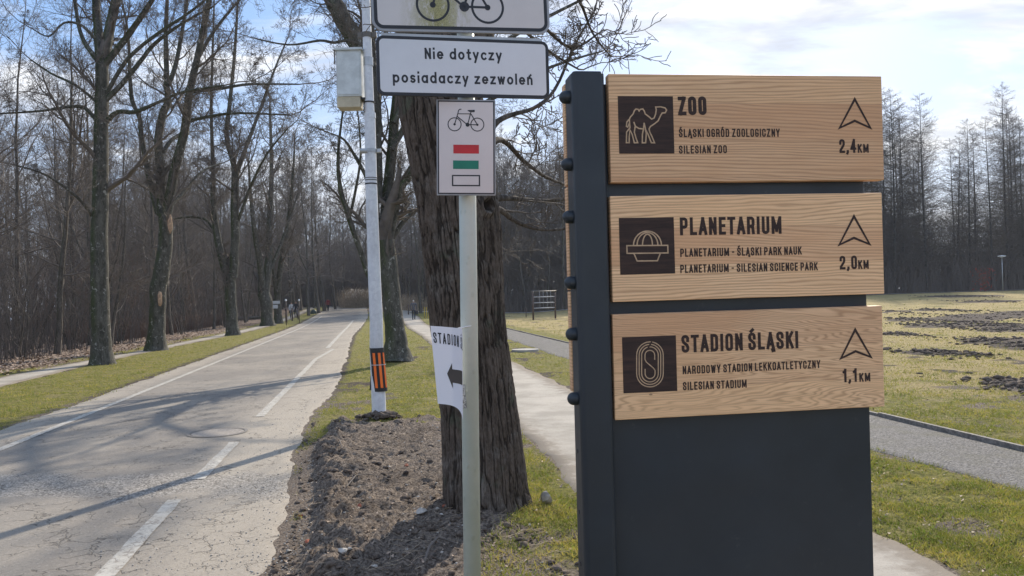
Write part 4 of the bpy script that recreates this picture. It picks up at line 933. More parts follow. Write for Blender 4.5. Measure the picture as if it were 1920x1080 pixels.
# --- the furrowed oak close to the signs: trunk with real relief
ORG = random.Random(77)
oak = empty('old_oak', (0, 0, 0)); OD = 5.9
ctl = [(918, 1012, 104), (916, 985, 84), (908, 930, 75.5), (905, 880, 74), (899, 800, 70), (886, 680, 66.5), (877, 607, 67), (870, 516, 68), (864, 437, 70), (857, 370, 70), (845, 290, 74), (832, 215, 76), (818, 150, 70), (800, 90, 60)]
def loft(name, ctl, D, mat, parent, nr=300, nh=300, amp=.02, furrow=13, seedy=5, knot=None):
    cp = [P(a, b, D) for a, b, r in ctl]; cr = [r * D / F for a, b, r in ctl]
    pts, rad = smooth_line(cp, cr, 10); pts = np.array(pts); rad = np.array(rad)
    s = np.concatenate([[0], np.cumsum(np.linalg.norm(np.diff(pts, axis=0), axis=1))]); ss = np.linspace(0, s[-1], nh)
    C = np.stack([np.interp(ss, s, pts[:, i]) for i in range(3)], -1); rr = np.interp(ss, s, rad)
    A_ = np.arange(nr) * 2 * math.pi / nr; AA, SS = np.meshgrid(A_, ss)
    r0 = rr[:, None] * (1 + .045 * np.sin(AA * 3 + SS * 1.1) + .03 * np.sin(AA * 5 - SS * 1.7 + 1))
    r0 = r0 * (1 + .17 * np.exp(-SS / .20) * (.4 + np.cos(AA * 5 + .6) * .6))
    # long vertical plates of bark split by furrows: ridged noise stretched along the trunk
    cx, sx = np.cos(AA), np.sin(AA); R1 = furrow / 6.283 * 1.0
    u = AA / 6.283 * furrow * 3.2; wob = (vnoise(SS * 3.1, AA * 2, seedy + 9) - .5) * 2.2
    def wrapn(fu, fs, sd):
        k = np.round(fu); uu = AA / 6.283 * k; w2 = (vnoise(np.mod(uu, k), SS * fs, sd)); e = AA / 6.283
        return w2 * (1 - np.clip((e - .95) / .05, 0, 1)) + vnoise(np.zeros_like(uu) + 0.0, SS * fs, sd) * np.clip((e - .95) / .05, 0, 1)
    def ridg(fu, fs, sd, shear):
        a = np.mod(AA + shear, 6.283); k = round(fu); uu = a / 6.283 * k
        n0 = vnoise(uu, SS * fs + shear * 3, sd); n1_ = vnoise(uu - k, SS * fs + shear * 3, sd); t = np.clip((a / 6.283 - .9) / .1, 0, 1); n = n0 * (1 - t) + n1_ * t
        return 1 - np.abs(2 * n - 1)
    sh = .04 * np.sin(SS * 3.0) + .10 * (fbm(SS * 4.5, AA * 1.6, 3, 8, .6) - .5)
    rA = ridg(96, 4.6, seedy, sh); rB = ridg(140, 13, seedy + 3, sh * 1.3); rC = vnoise(AA * 40, SS * 45, seedy + 7)
    plate = 1 - np.clip((rA - .62) / .30, 0, 1) ** 1.2; plate2 = 1 - np.clip((rB - .68) / .3, 0, 1)
    big_ = .6 + .8 * fbm(SS * 3, AA * 2 + 5, 3, 19); disp = amp * big_ * (.95 * plate + .5 * plate2 + .35 * rC + .3 * vnoise(AA * 90, SS * 20, 4) - .7)
    if knot:
        kz, ka, kr = knot; dz_ = C[:, 2][:, None] - kz; da = np.angle(np.exp(1j * (AA - ka))) * rr[:, None]; q = np.sqrt(dz_ ** 2 + (da * 1.2) ** 2)
        disp = disp * (1 - np.exp(-(q / (kr * 1.3)) ** 2) * .7) + .035 * np.exp(-((q - kr) / (kr * .45)) ** 2) - .09 * np.exp(-(q / (kr * .5)) ** 2)
    r1 = r0 + disp
    T = np.gradient(C, axis=0); T /= np.linalg.norm(T, axis=1, keepdims=True); ex = np.array([1., 0, 0]); ax = ex - T * (T @ ex)[:, None]; ax /= np.linalg.norm(ax, axis=1, keepdims=True); ay = np.cross(T, ax)
    V = C[:, None, :] + r1[..., None] * (cx[..., None] * ax[:, None, :] + sx[..., None] * ay[:, None, :])
    k = np.arange(nh * nr).reshape(nh, nr); a = k[:-1]; b = k[1:]; q = np.stack([a, np.roll(a, -1, 1), np.roll(b, -1, 1), b], -1).reshape(-1, 4)
    o = mesh_np(name, V.reshape(-1, 3), q, [mat], True, parent)
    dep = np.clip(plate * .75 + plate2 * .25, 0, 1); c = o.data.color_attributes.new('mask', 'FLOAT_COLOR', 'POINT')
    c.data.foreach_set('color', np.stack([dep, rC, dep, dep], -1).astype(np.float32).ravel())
    return o
def make_oak_mat():
    m = M('oak_trunk_bark'); a = m.attr('mask'); s = m.map(scale=(1, 1, .3)); n = m.noise(22, 5, .7, .3, src=s); n2 = m.noise(90, 4, .7, src=s); b = m.noise(2.2, 5, .65)
    c = m.mix(m.ramp(m.math('ADD', m.math('MULTIPLY', n, .6), m.math('MULTIPLY', n2, .4)), .34, .62), (.045, .034, .027), (.135, .108, .088))
    c = m.mix(m.ramp(b, .54, .70, 0, .6), c, m.mix(m.ramp(n2, .3, .7), (.13, .12, .105), (.30, .275, .25)))
    c = m.mix(m.ramp(m.noise(3.1, 4, .6, src=m.map(loc=(5, 2, 1))), .57, .68, 0, .55), c, (.075, .095, .065))
    c = m.mix(m.ramp(m.math('ADD', a[0], m.math('MULTIPLY', m.math('SUBTRACT', n2, .5), .4)), .15, .75, .8, 0), c, (.018, .014, .011))  # furrows darkened in the colour to deepen the shading of the relief
    m.set('Base Color', c).set('Roughness', .93).set('Specular IOR Level', .15); m.bump(m.math('ADD', n, n2), .7, .008); return m.m
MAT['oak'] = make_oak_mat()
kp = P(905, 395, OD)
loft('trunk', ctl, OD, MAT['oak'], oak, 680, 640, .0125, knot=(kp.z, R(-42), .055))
oak_l = []
for pts, dr in (([(806, 190, 60), (800, 100, 52), (786, 0, 44), (768, -150, 36), (760, -380, 24), (740, -600, 12)], .5), ([(838, 190, 52), (880, 80, 42), (915, -40, 34), (950, -200, 26), (970, -400, 16), (960, -560, 8)], -.4),
                ([(790, 120, 24), (770, 60, 16), (745, -20, 12), (720, -150, 8), (700, -300, 5)], .8),
                ([(900, 300, 10), (925, 236, 6), (960, 215, 4.4), (1000, 203, 3.6), (1040, 168, 3), (1078, 84, 2.2), (1115, 20, 1.6)], .9), ([(905, 385, 16), (930, 372, 7), (965, 372, 4.5), (1010, 376, 3.4), (1060, 374, 2.4), (1100, 366, 1.5)], 1.2),
                ([(905, 395, 14), (935, 392, 6), (962, 412, 4.2), (1000, 428, 3.2), (1050, 430, 2.4), (1090, 420, 1.5)], .7), ([(905, 280, 12), (940, 262, 5), (980, 300, 4), (1020, 330, 3), (1056, 345, 2)], 1.6),
                ([(930, 20, 6), (985, 60, 3), (1035, 100, 2.4), (1085, 130, 1.6)], .8), ([(930, -60, 8), (985, 0, 4), (1030, 60, 3), (1075, 90, 2.6), (1120, 64, 1.6)], 1.0), ([(960, -150, 8), (1030, -60, 4), (1085, 0, 3), (1110, 60, 2), (1140, 100, 1.2)], 1.4)):
    oak_l.append(photo_stem(pts, OD, ORG, dr))
lim = oak_l
for l in oak_l: tubes('limb', [l], MAT['bark_oak'], oak, 12)
o_ = []
OAKSPEC = [(7, .26, .03, 5, .62), (6, .30, .03, 4, .6), (4, .34, .02, 0, 0)]
dress(ORG, [oak_l[i] for i in (3, 4, 5, 6, 8, 9)], OAKSPEC, o_, 4.0, .62, r_cut=.013, tmin=.25, up=.1)
dress(ORG, [oak_l[i] for i in (0, 1, 2)], OAKSPEC, o_, 2.2, 1.1, r_cut=.05, tmin=.2); dress(ORG, [oak_l[7]], OAKSPEC, o_, 4.0, .5, r_cut=.012, tmin=.3)
tubes('crown', o_, MAT['twig'], oak, 4)
tag(oak, 'thick trunked tree with deeply furrowed bark directly behind the sign post', 'tree')
ob = P(915, 985, OD); bpy.context.view_layer.update()
def rebase(root, loc):
    """put an Empty at the thing's base without moving its parts"""
    old = root.location.copy(); root.location = loc
    for c in root.children: c.matrix_parent_inverse = Matrix.Translation(-Vector(loc)) @ Matrix.Translation(old) @ c.matrix_parent_inverse if old.length else Matrix.Translation(-Vector(loc))
rebase(oak, (ob.x, ob.y, 0))

# ---------------------------------------------------------------- woods: a few grown models, copied
def wood_model(seed, h, r, kind):
    rg = random.Random(seed); out = []; pts = [Vector((0, 0, -.1))]; d = Vector((rg.uniform(-.06, .06), rg.uniform(-.06, .06), 1)).normalized(); n = 12; rad = [r * 1.25]
    for i in range(n):
        w = .10 if kind != 'larch' else .015
        d = (d + rv(rg) * w + Vector((0, 0, .25))).normalized(); pts.append(pts[-1] + d * h / n); rad.append(max(.012, r * (1 - ((i + 1) / n) ** 1.1 * .92)))
    trunk = [([tuple(p) for p in pts], rad)]
    if kind == 'wood':
        nb = 30
        for k in range(nb):
            t = .16 + .84 * (k + rg.random()) / nb; f = t * n; i = min(int(f), n - 1); b = pts[i].lerp(pts[i + 1], f - i)
            a = rg.uniform(0, 6.283); el = rg.uniform(.3, 1.0) if t > .35 else rg.uniform(.0, .7); nd = Vector((math.cos(a) * math.cos(el), math.sin(a) * math.cos(el), math.sin(el)))
            grow(rg, b, nd, h * rg.uniform(.12, .26) * (1.25 - .6 * t), max(.012, rad[i] * rg.uniform(.25, .5)), 0, [(6, .22, .10, 10, .5), (4, .3, .08, 7, .55), (3, .4, .03, 0, 0)], out)
        if rg.random() < .6:
            i = rg.randint(3, 6); a = rg.uniform(0, 6.28)
            l = [pts[i]]; dd = Vector((math.cos(a) * .6, math.sin(a) * .6, 1)).normalized()
            for j in range(6): dd = (dd + rv(rg) * .12 + Vector((0, 0, .12))).normalized(); l.append(l[-1] + dd * h * .08)
            ln = ([tuple(p) for p in l], [rad[i] * .7 * (1 - .8 * j / 6) for j in range(7)]); trunk.append(ln); dress(rg, [ln], [(4, .25, .1, 5, .5), (3, .35, .05, 4, .5), (3, .4, .03, 0, 0)], out, 2.2, 1.6)
    elif kind == 'larch':
        nb = 190
        for k in range(nb):
            t = .12 + .87 * (k + rg.random()) / nb; f = t * n; i = min(int(f), n - 1); b = pts[i].lerp(pts[i + 1], f - i)
            a = rg.uniform(0, 6.283); el = rg.uniform(.05, .5) if t > .6 else rg.uniform(-.15, .3); nd = Vector((math.cos(a) * math.cos(el), math.sin(a) * math.cos(el), math.sin(el)))
            L = h * (.21 * (1 - t) ** .7 + .02) * rg.uniform(.6, 1.2)
            grow(rg, b, nd, L, max(.016, .045 * (1 - t * .7)), 0, [(4, .12, .05, 13, .40), (3, .3, .0, 0, 0)], out)
    else:  # pole thicket: several thin shoots
        for k in range(7):
            a = rg.uniform(0, 6.28); l = [Vector((math.cos(a) * .15, math.sin(a) * .15, 0))]; dd = Vector((math.cos(a) * rg.uniform(.05, .4), math.sin(a) * rg.uniform(.05, .4), 1)).normalized(); hh = h * rg.uniform(.5, 1)
            for j in range(6): dd = (dd + rv(rg) * .13).normalized(); l.append(l[-1] + dd * hh / 6)
            ln = ([tuple(p) for p in l], [r * (1 - .8 * j / 6) for j in range(7)]); trunk.append(ln) if k else None
            dress(rg, [ln], [(4, .3, .08, 5, .5), (3, .4, .04, 0, 0)], out, 2.4, 1.1, tmin=.12)
    return trunk, out
MODELS = {}
def model(key, seed, h, r, kind, bark, twig):
    t, o = wood_model(seed, h, r, kind)
    tr = tubes('trunk', t, MAT[bark], None, 7); cr = tubes('crown', o, MAT[twig], None, 3)
    MODELS[key] = (tr, cr)
RMIN[0] = .006
for i in range(6): model(('wood', i), 100 + i, 19, .14 + .02 * (i % 3), 'wood', 'bark_wood', 'twig_far' if i % 2 else 'twig')
RMIN[0] = .013
for i in range(4): model(('far', i), 150 + i, 20, .17 + .03 * (i % 3), 'wood', 'bark_wood', 'twig_far')
RMIN[0] = .010
for i in range(3): model(('larch', i), 200 + i, 25, .17, 'larch', 'bark_larch', 'twig_larch')
RMIN[0] = .005
for i in range(4): model(('shrub', i), 300 + i, 4.2, .022, 'shrub', 'bark_wood', 'twig_red' if i % 2 else 'twig_far')
for a, b in MODELS.values(): COL.objects.unlink(a); COL.objects.unlink(b)
NTREE = 0
def plant(key, name, x, y, s, rz, label, cat, group, lean=0.0, sz=None):
    global NTREE
    a, b = MODELS[key]; root = empty(name, (x, y, float(H(x, y)) - .02)); root.rotation_euler = (lean * math.cos(rz * 3), lean * math.sin(rz * 3), rz); root.scale = (s, s, sz or s)
    for o in (a, b):
        c = o.copy(); COL.objects.link(c); c.parent = root
    tag(root, label, cat, group); NTREE += 1; return root
rg = random.Random(9)
PL = []
def far_enough(x, y, m):
    for a, b in PL:
        if (a - x) ** 2 + (b - y) ** 2 < m * m: return False
    PL.append((x, y)); return True
# left wood, beyond the pavement
tries = 0; cnt = 0
while cnt < 112 and tries < 20000:
    tries += 1
    y = 12 + rg.random() ** 1.25 * 95; off = 2.2 + rg.random() ** 1.4 * 30
    x = float(WALK_L(y)) - off; px = 960 + F * x / y
    if px < -160: continue
    if (-31 - .3 * y - 1 > x > -85) and 66 < y < 126: continue
    if not far_enough(x, y, 1.6 + off * .03): continue
    s = rg.uniform(.55, 1.0) * (.72 if off < 5 else 1)
    plant(('wood', rg.randint(0, 5)), 'wood_tree', x, y, s, rg.uniform(0, 6.28), 'slender bare tree in the tangled wood beyond the pavement', 'tree', 'bare trees of the wood beyond the pavement', rg.uniform(0, .09)); cnt += 1
cnt = 0; tries = 0
while cnt < 120 and tries < 20000:
    tries += 1
    y = 15 + rg.random() ** 1.1 * 75; off = 2.6 + rg.random() ** 1.2 * 16; x = float(WALK_L(y)) - off
    if 960 + F * x / y < -120: continue
    if not far_enough(x, y, 1.0): continue
    plant(('shrub', rg.randint(0, 3)), 'bare_shrub', x, y, rg.uniform(.5, 1.25), rg.uniform(0, 6.28), 'bare many-stemmed shrub under the trees beyond the pavement', 'shrub', 'bare shrubs under the trees beyond the pavement'); cnt += 1
# far end of the road and behind the paths
cnt = 0; tries = 0
while cnt < 150 and tries < 20000:
    tries += 1
    y = 98 + rg.random() ** 1.3 * 75; x = -70 + rg.random() * 76
    if abs(x - (float(ROAD_L(y)) + float(ROAD_R(y))) / 2) < 5 and y < 150: continue
    if not far_enough(x, y, 2.1): continue
    plant(('far', rg.randint(0, 3)), 'far_tree', x, y, rg.uniform(.85, 1.2) * (1 if y < 130 else .92), rg.uniform(0, 6.28), 'bare tree in the grey wood closing the end of the road', 'tree', 'bare trees at the far end of the road'); cnt += 1
# between the two paths and right of the path (behind the rack)
cnt = 0; tries = 0
while cnt < 75 and tries < 20000:
    tries += 1
    y = 95 + rg.random() ** 1.2 * 30; x = -6 + rg.random() * 30
    if not far_enough(x, y, 1.8): continue
    plant(('far', rg.randint(0, 3)), 'field_edge_tree', x, y, rg.uniform(.85, 1.15), rg.uniform(0, 6.28), 'bare tree at the field edge behind the climbing rack', 'tree', 'bare trees behind the climbing rack'); cnt += 1
# larches right
for i in range(110):
    for _ in range(50):
        y = 94.5 + rg.random() ** 1.2 * 32; x = 20 + rg.random() * 75
        if far_enough(x, y, 1.2): break
    px = 960 + F * x / y; dip = 1 - .16 * math.exp(-((px - 1800) / 45) ** 2)
    plant(('larch', rg.randint(0, 2)), 'larch', x, y, rg.uniform(.84, 1.06) * dip, rg.uniform(0, 6.28), 'leafless larch in the dark row across the dry field', 'tree', 'leafless larches across the dry field', rg.uniform(0, .02))
# row trees going on into the distance
for i, (px, py, d, s) in enumerate(((578, 592, 88, .95), (597, 590, 96, 1.0), (608, 586, 104, .95), (628, 576, 112, .9), (642, 570, 124, .9), (668, 564, 138, .85))):
    lb = ('tree with a low fork standing by the dark green bin', 'upright tree just past the dark green bin', 'darker upright tree two past the green bin', 'tree beside the navy coated walker', 'tree beside the walker at the road bend', 'spreading tree in front of the tall dry reeds')[i]
    plant(('far', i % 4), 'avenue_tree', (px - 960) / F * d, d, s * 1.02, i * 1.3, lb, 'tree', 'trees lining the far road')
for px, d, s, lb in ((741, 92, .95, 'small tree beside the far litter post left of the walking man'), (805, 84, 1.0, 'leaning twin tree beyond the yellow posts'), (788, 88, .9, 'thin leaning tree behind the walking man'), (820, 97, 1.0, 'tree half hidden by the oak beyond the yellow posts')):
    plant(('wood', int(px) % 6), 'path_tree', (px - 960) / F * d, d, s, px, lb, 'tree', 'trees beside the narrow path', .12)

# dense brush as one mass: thin leaning shoots
def brush(name, n, fx, label, hmin, hmax, mat, rw=.006):
    out = []; rg = random.Random(len(name) * 7 + n)
    for _ in range(n):
        x, y = fx(rg); h = hmin + (hmax - hmin) * rg.random() ** 1.5; h *= .62 + .6 * float(fbm(np.array([x * .35]), np.array([y * .2]), 3, 5)[0]); a = rg.uniform(0, 6.28); l = rg.uniform(0, .35) * h; z = float(H(x, y))
        b = rg.uniform(-.25, .25) * h
        out.append(([(x, y, z), (x + math.cos(a) * l * .3 + b * .2, y + math.sin(a) * l * .3, z + h * .4), (x + math.cos(a) * l * .6 - b * .2, y + math.sin(a) * l * .6, z + h * .75), (x + math.cos(a) * l, y + math.sin(a) * l, z + h)], [rw * 1.6, rw * 1.2, rw * .8, rw * .3]))
        for k in range(2):
            t = rg.uniform(.3, .9); c = rg.uniform(0, 6.28); q = (x + math.cos(a) * l * t, y + math.sin(a) * l * t, z + h * t); m_ = h * rg.uniform(.12, .3)
            out.append(([q, (q[0] + math.cos(c) * m_ * .6, q[1] + math.sin(c) * m_ * .6, q[2] + m_ * .5), (q[0] + math.cos(c) * m_, q[1] + math.sin(c) * m_, q[2] + m_ * 1.2)], [rw * .8, rw * .6, rw * .3]))
    o = tubes(name, out, MAT[mat], None, 3); tag(o, label, 'undergrowth', kind='stuff')
def f_left(rg):
    while True:
        y = 1 / (1 / 15 + (1 / 110 - 1 / 15) * rg.random()); x = float(WALK_L(y)) - 2.4 - rg.random() ** 1.2 * 22
        if not ((-31 - .3 * y > x > -85) and 66 < y < 126): return x, y
brush('undergrowth', 5000, f_left, 'tangled mass of thin bare shoots on the floor of the wood', .8, 5.0, 'twig_far', .010)
brush('hedge_row', 3500, lambda rg: ((lambda y: (float(WALK_L(y)) - 3.5 - rg.random() * 3, y))(38 + rg.random() * 30)), 'reddish brown hedge of fine twigs beyond the pavement', .4, 1.2, 'twig_red', .010)
brush('deep_wood_brush', 9000, lambda rg: (-8 + rg.random() * 125, 106 + rg.random() * 24), 'dark brush deep inside the wood across the field', 2.5, 14, 'twig_larch', .03)
brush('field_edge_brush', 7000, lambda rg: (-8 + rg.random() * 105, 93.5 + rg.random() * 8), 'fine brush under the trees along the far field edge', .8, 5.5, 'twig_far', .018)
brush('end_brush', 12000, lambda rg: (-75 + rg.random() * 72, 128 + rg.random() * 40), 'grey brush filling the wood at the end of the road', 2, 16, 'twig_far', .028)
brush('reeds', 1500, lambda rg: ((rg.gauss(672, 17) - 960) / F * 118, 116 + rg.random() * 8), 'tall dry reeds with pale plumes at the road bend', 1.5, 3.3, 'reed', .014)
n = 170; x = (672 + rs.randn(n) * 16 - 960) / F * 118; y = 116 + 6 * rs.rand(n); z = H(x, y) + 1.5 + rs.rand(n) * 1.1
blobs('reed_plumes', x, y, z, .06 + .06 * rs.rand(n), MAT['plume'], 'pale feathery plumes on top of the dry reeds', 'reeds', 1.6, .4)
n = 200; x = (rs.uniform(738, 800, n) - 960) / F * 100; y = 98 + 6 * rs.rand(n); brush('reeds', 450, lambda rg: ((rg.uniform(738, 800) - 960) / F * 100, 98 + rg.random() * 5), 'dry reeds behind the walking man', 1.0, 2.2, 'reed', .014)
# ---------------------------------------------------------------- wooden direction totem
WB = Board((1143, 560), 2.0, (1655, 544.5), 2.10, (1150, 138), (1157, 788), )
tot_base = WB.o.copy(); tot_base.z = 0
MT = Matrix(((WB.u.x, WB.v.x, WB.n.x, WB.o.x), (WB.u.y, WB.v.y, WB.n.y, WB.o.y), (WB.u.z, WB.v.z, WB.n.z, WB.o.z), (0, 0, 0, 1)))
totem = empty('direction_totem'); totem.matrix_world = MT
tag(totem, 'dark blue steel totem with three wooden direction boards to zoo, planetarium and stadium', 'signpost')
totem.empty_display_size = .1
def W(px, py, z=0.0): return WB(px, py, z)
zb = -WB.o.z / WB.v.z           # local y of the ground
# post with rounded vertical edges
x0 = W(1078, 400)[0]; x1 = W(1142, 400)[0]; yt = W(1110, 133)[1]
def vertical(name, outline, y0, y1, mat, bev=.0, parent=None):
    """outline in local x,z; extruded along local y"""
    bm = bmesh.new(); a = [bm.verts.new((p[0], y0, p[1])) for p in outline]; b = [bm.verts.new((p[0], y1, p[1])) for p in outline]; n = len(outline)
    bm.faces.new(a); tp = bm.faces.new(b[::-1])
    for i in range(n): bm.faces.new((a[i], b[i], b[(i + 1) % n], a[(i + 1) % n]))
    bmesh.ops.recalc_face_normals(bm, faces=bm.faces[:])
    if bev: bmesh.ops.bevel(bm, geom=[e for e in tp.edges], offset=bev, segments=3, affect='EDGES')
    o = mesh_bm(name, bm, mat, parent or totem); return o
post = vertical('post', rrect(x0, x1 - .002, -.085, .004, .014, 5), zb, yt, MAT['steel'], .006)
for p in post.data.polygons: p.use_smooth = False
xr = W(1632, 800, -.03)[0]
panel = vertical('panel', rrect(x1 - .004, xr, -.080, -.030, .004, 2), zb, W(1400, 160, -.03)[1], MAT['steel'])
# holes in the post's narrow side
for py in (853, 970, 1070):
    yh = W(1086, py)[1]; bm = bmesh.new(); tube(bm, (x0 - .0012, yh, -.045), (x0 + .002, yh, -.045), .0055, n=14); mesh_bm('hole', bm, MAT['black'], totem)
# dome headed bolts
for k, py in enumerate((177, 305, 405, 530, 628, 751)):
    yh = W(1070, py)[1]; bm = bmesh.new(); r = .0165; n = 20; prof = [(0.0, r), (-.010, r)] + [(-.010 - .016 * math.sin(R(a)), r * math.cos(R(a))) for a in (15, 30, 45, 60, 75, 88)]
    rings = [[bm.verts.new((x0 + px_, yh + rr_ * math.cos(2 * math.pi * i / n), -.030 + rr_ * math.sin(2 * math.pi * i / n))) for i in range(n)] for px_, rr_ in prof]
    for A, B in zip(rings, rings[1:]):
        for i in range(n): bm.faces.new((A[i], A[(i + 1) % n], B[(i + 1) % n], B[i]))
    bm.faces.new(rings[-1]); bmesh.ops.recalc_face_normals(bm, faces=bm.faces[:]); mesh_bm('bolt', bm, MAT['steel'], totem, smooth=True)
DK = MAT['burnt']
def lettering(parent, off, lines, name='lettering'):
    V = []; Q = []
    for s, a, b, cap, wt, gap in lines:
        p0 = W(*a); p1 = W(*b); c = cap / F * (2.0 + (a[0] - 1143) / 512 * .1)
        p0 = (p0[0] - off[0], p0[1] - off[1]); p1 = (p1[0] - off[0], p1[1] - off[1]); text_mesh(s, FC, p0, p1, c, wt, gap, .0006, V, Q)
    flat_mesh(name, V, Q, DK, parent)
def strokes(parent, name, paths, w, z, mat, off, fn=W, closed=False):
    V = []; Q = []
    for k, p in enumerate(paths):
        ribbon(V, Q, [tuple(np.array(fn(*a)) - np.array(off)) for a in p], w, z + .00003 * k, ext=False)
    return flat_mesh(name, V, Q, mat, parent)
def plank(quad, seed, tone, curvy, label):
    c = [W(*q) for q in quad]          # tl, tr, br, bl
    xa = (c[0][0] + c[3][0]) / 2; xb = (c[1][0] + c[2][0]) / 2; yb = (c[2][1] + c[3][1]) / 2; ya = (c[0][1] + c[1][1]) / 2
    cx, cy = (xa + xb) / 2, (ya + yb) / 2; bm = bmesh.new(); box(bm, xa - cx, xb - cx, yb - cy, ya - cy, -.030, 0, .002, 2)
    mt = make_wood('ash_board_grain', seed, tone, curvy); o = mesh_bm('plank', bm, mt, totem, mtx=Matrix.Translation((cx, cy, 0))); o['label'] = label
    lw = mt.copy(); lw.name = 'carved_ash'
    return o, (cx, cy), mt
MAT['groove'] = flat('pale_carved_wood', (.50, .33, .20), .7, vscale=60, vary=.15)
z1 = lambda x, y: (x / 4.694 + 1040, y / 4.694 + 120); z3 = lambda x, y: (x / 4.5 + 1040, y / 4.5 + 340); z5 = lambda x, y: (x / 4.5 + 1040, y / 4.5 + 560)
def square(parent, off, q):
    c = [W(*a) for a in q]; x0 = min(c[0][0], c[3][0]); x1 = max(c[1][0], c[2][0]); y0 = (c[2][1] + c[3][1]) / 2; y1 = (c[0][1] + c[1][1]) / 2
    V = [(x0 - off[0], y0 - off[1], .0006), (x1 - off[0], y0 - off[1], .0006), (x1 - off[0], y1 - off[1], .0006), (x0 - off[0], y1 - off[1], .0006)]
    return flat_mesh('pictogram', V, [(0, 1, 2, 3)], DK, parent)
# board 1: zoo
o, off, mt = plank([(1141, 138), (1656, 143), (1655, 338), (1145, 342)], 1, .92, .0, 'wooden board to the zoo with a camel outline')
lettering(o, off, [('ZOO', (1272, 216.3), (1325, 215.5), 35, .20, .12), ('ŚLĄSKI OGRÓD ZOOLOGICZNY', (1273, 257.3), (1462, 256.5), 15.6, .165, .12), ('SILESIAN ZOO', (1273, 288.2), (1363, 287.3), 15.2, .165, .12),
                   ('2,4', (1574, 287), (1605, 286.5), 26, .175, .12), ('KM', (1608, 286.6), (1629, 286.3), 16.5, .19, .12)])
square(o, off, [(1160, 180), (1261.5, 181), (1262, 288), (1161, 288)])
cam1 = [(655, 490), (665, 468), (690, 440), (700, 412), (714, 397), (733, 399), (742, 415), (752, 400), (775, 396), (788, 415), (796, 440), (830, 465), (852, 486), (874, 476), (888, 440), (893, 403), (888, 380), (930, 377), (970, 387), (984, 406), (972, 430), (945, 432), (931, 455), (910, 500), (880, 525), (842, 550), (830, 572), (836, 600), (856, 640), (878, 694), (850, 694), (822, 622), (800, 580), (786, 518)]
cam2 = [(786, 518), (780, 575), (771, 620), (770, 694), (800, 694), (805, 610), (795, 570)]
cam3 = [(695, 510), (710, 550), (740, 568), (777, 572)]
cam4 = [(708, 548), (700, 600), (714, 650), (730, 693), (700, 694), (682, 622), (662, 582), (655, 640), (655, 693), (630, 693), (632, 600), (662, 562), (656, 490)]
cam5 = [(652, 490), (634, 512), (630, 550), (642, 556), (656, 522)]
strokes(o, 'camel_outline', [[z1(*p) for p in c] for c in (cam1, cam2, cam3, cam4, cam5)], .0033, .0010, MAT['groove'], off)
def arrow(parent, off, t, l, m, r): strokes(parent, 'arrow', [[t, l, m, r, t]], .0062, .0006, DK, off)
arrow(o, off, (1602.5, 186), (1574, 240), (1602.5, 226.5), (1632, 240))
# board 2: planetarium
o, off, mt = plank([(1144, 368), (1656, 361), (1656, 551), (1149, 566)], 2, 1.02, .12, 'wooden board to the planetarium with a dome outline')
lettering(o, off, [('PLANETARIUM', (1275, 441.3), (1465.5, 438.3), 33.5, .175, .12), ('PLANETARIUM - ŚLĄSKI PARK NAUK', (1275.5, 481.8), (1503, 477.3), 15.6, .165, .12), ('PLANETARIUM - SILESIAN SCIENCE PARK', (1275.5, 512), (1533, 506.8), 15.6, .165, .12),
                   ('2,0', (1574.5, 505.4), (1607, 504.5), 25.5, .175, .12), ('KM', (1609, 504.5), (1629, 503.8), 16.5, .19, .12)])
square(o, off, [(1162, 408.4), (1263, 407.6), (1264, 513), (1163, 515)])
dome = []
for rx, top in ((118, 420), (88, 432), (42, 446)):
    dome.append([z3(782 + rx * math.cos(R(a)), 540 - (540 - top) * math.sin(R(a))) for a in range(0, 181, 12)])
strokes(o, 'planetarium_outline', dome + [[z3(*p) for p in q] for q in ([(608, 543), (953, 540), (955, 604), (610, 608), (608, 543)], [(668, 610), (695, 672), (866, 670), (890, 608)])], .0033, .0010, MAT['groove'], off)
arrow(o, off, (1601, 405.5), (1573.5, 459), (1601, 446), (1630.5, 458))
# board 3: stadium
o, off, mt = plank([(1148, 589), (1656, 574), (1657, 762), (1154, 788)], 3, .97, 1.0, 'wooden board to the stadium with a running track outline')
lettering(o, off, [('STADION ŚLĄSKI', (1278, 661.5), (1497, 652.8), 33, .175, .12), ('NARODOWY STADION LEKKOATLETYCZNY', (1280, 701.8), (1538, 690), 15.4, .165, .12), ('SILESIAN STADIUM', (1280.4, 731.8), (1400, 726.6), 15.4, .165, .12),
                   ('1,1', (1580, 717), (1607, 715.8), 25.5, .175, .12), ('KM', (1611, 716), (1632, 715), 16.5, .19, .12)])
square(o, off, [(1167, 632), (1267, 629), (1269, 733), (1169, 737.5)])
tr = []
for k in range(4):
    ins = 21 * k; cx_, cy_ = 803, 554; rx = 112 - ins; ry = 190 - ins
    q = [(cx_ + rx, cy_)] + arc(cx_, cy_ + ry - rx, rx, rx, 0, 180, 14) + arc(cx_, cy_ - ry + rx, rx, rx, 180, 360, 14) + [(cx_ + rx, cy_)]
    if k == 3:
        q = [(843, 515), (843, 476)] + arc(802, 476, 41, 41, 0, -180, 8) + [(761, 512), (772, 534), (832, 585), (846, 605), (846, 632)] + arc(804, 632, 42, 42, 0, 180, 8) + [(762, 592)]
    tr.append([z5(*p) for p in q])
strokes(o, 'track_outline', tr, .0026, .0010, MAT['groove'], off)
strokes(o, 'track_gap', [[z5(818, 362), z5(782, 424)]], .0042, .0013, DK, off)
arrow(o, off, (1603.3, 618), (1576.5, 672), (1604, 658.5), (1633, 669.5))
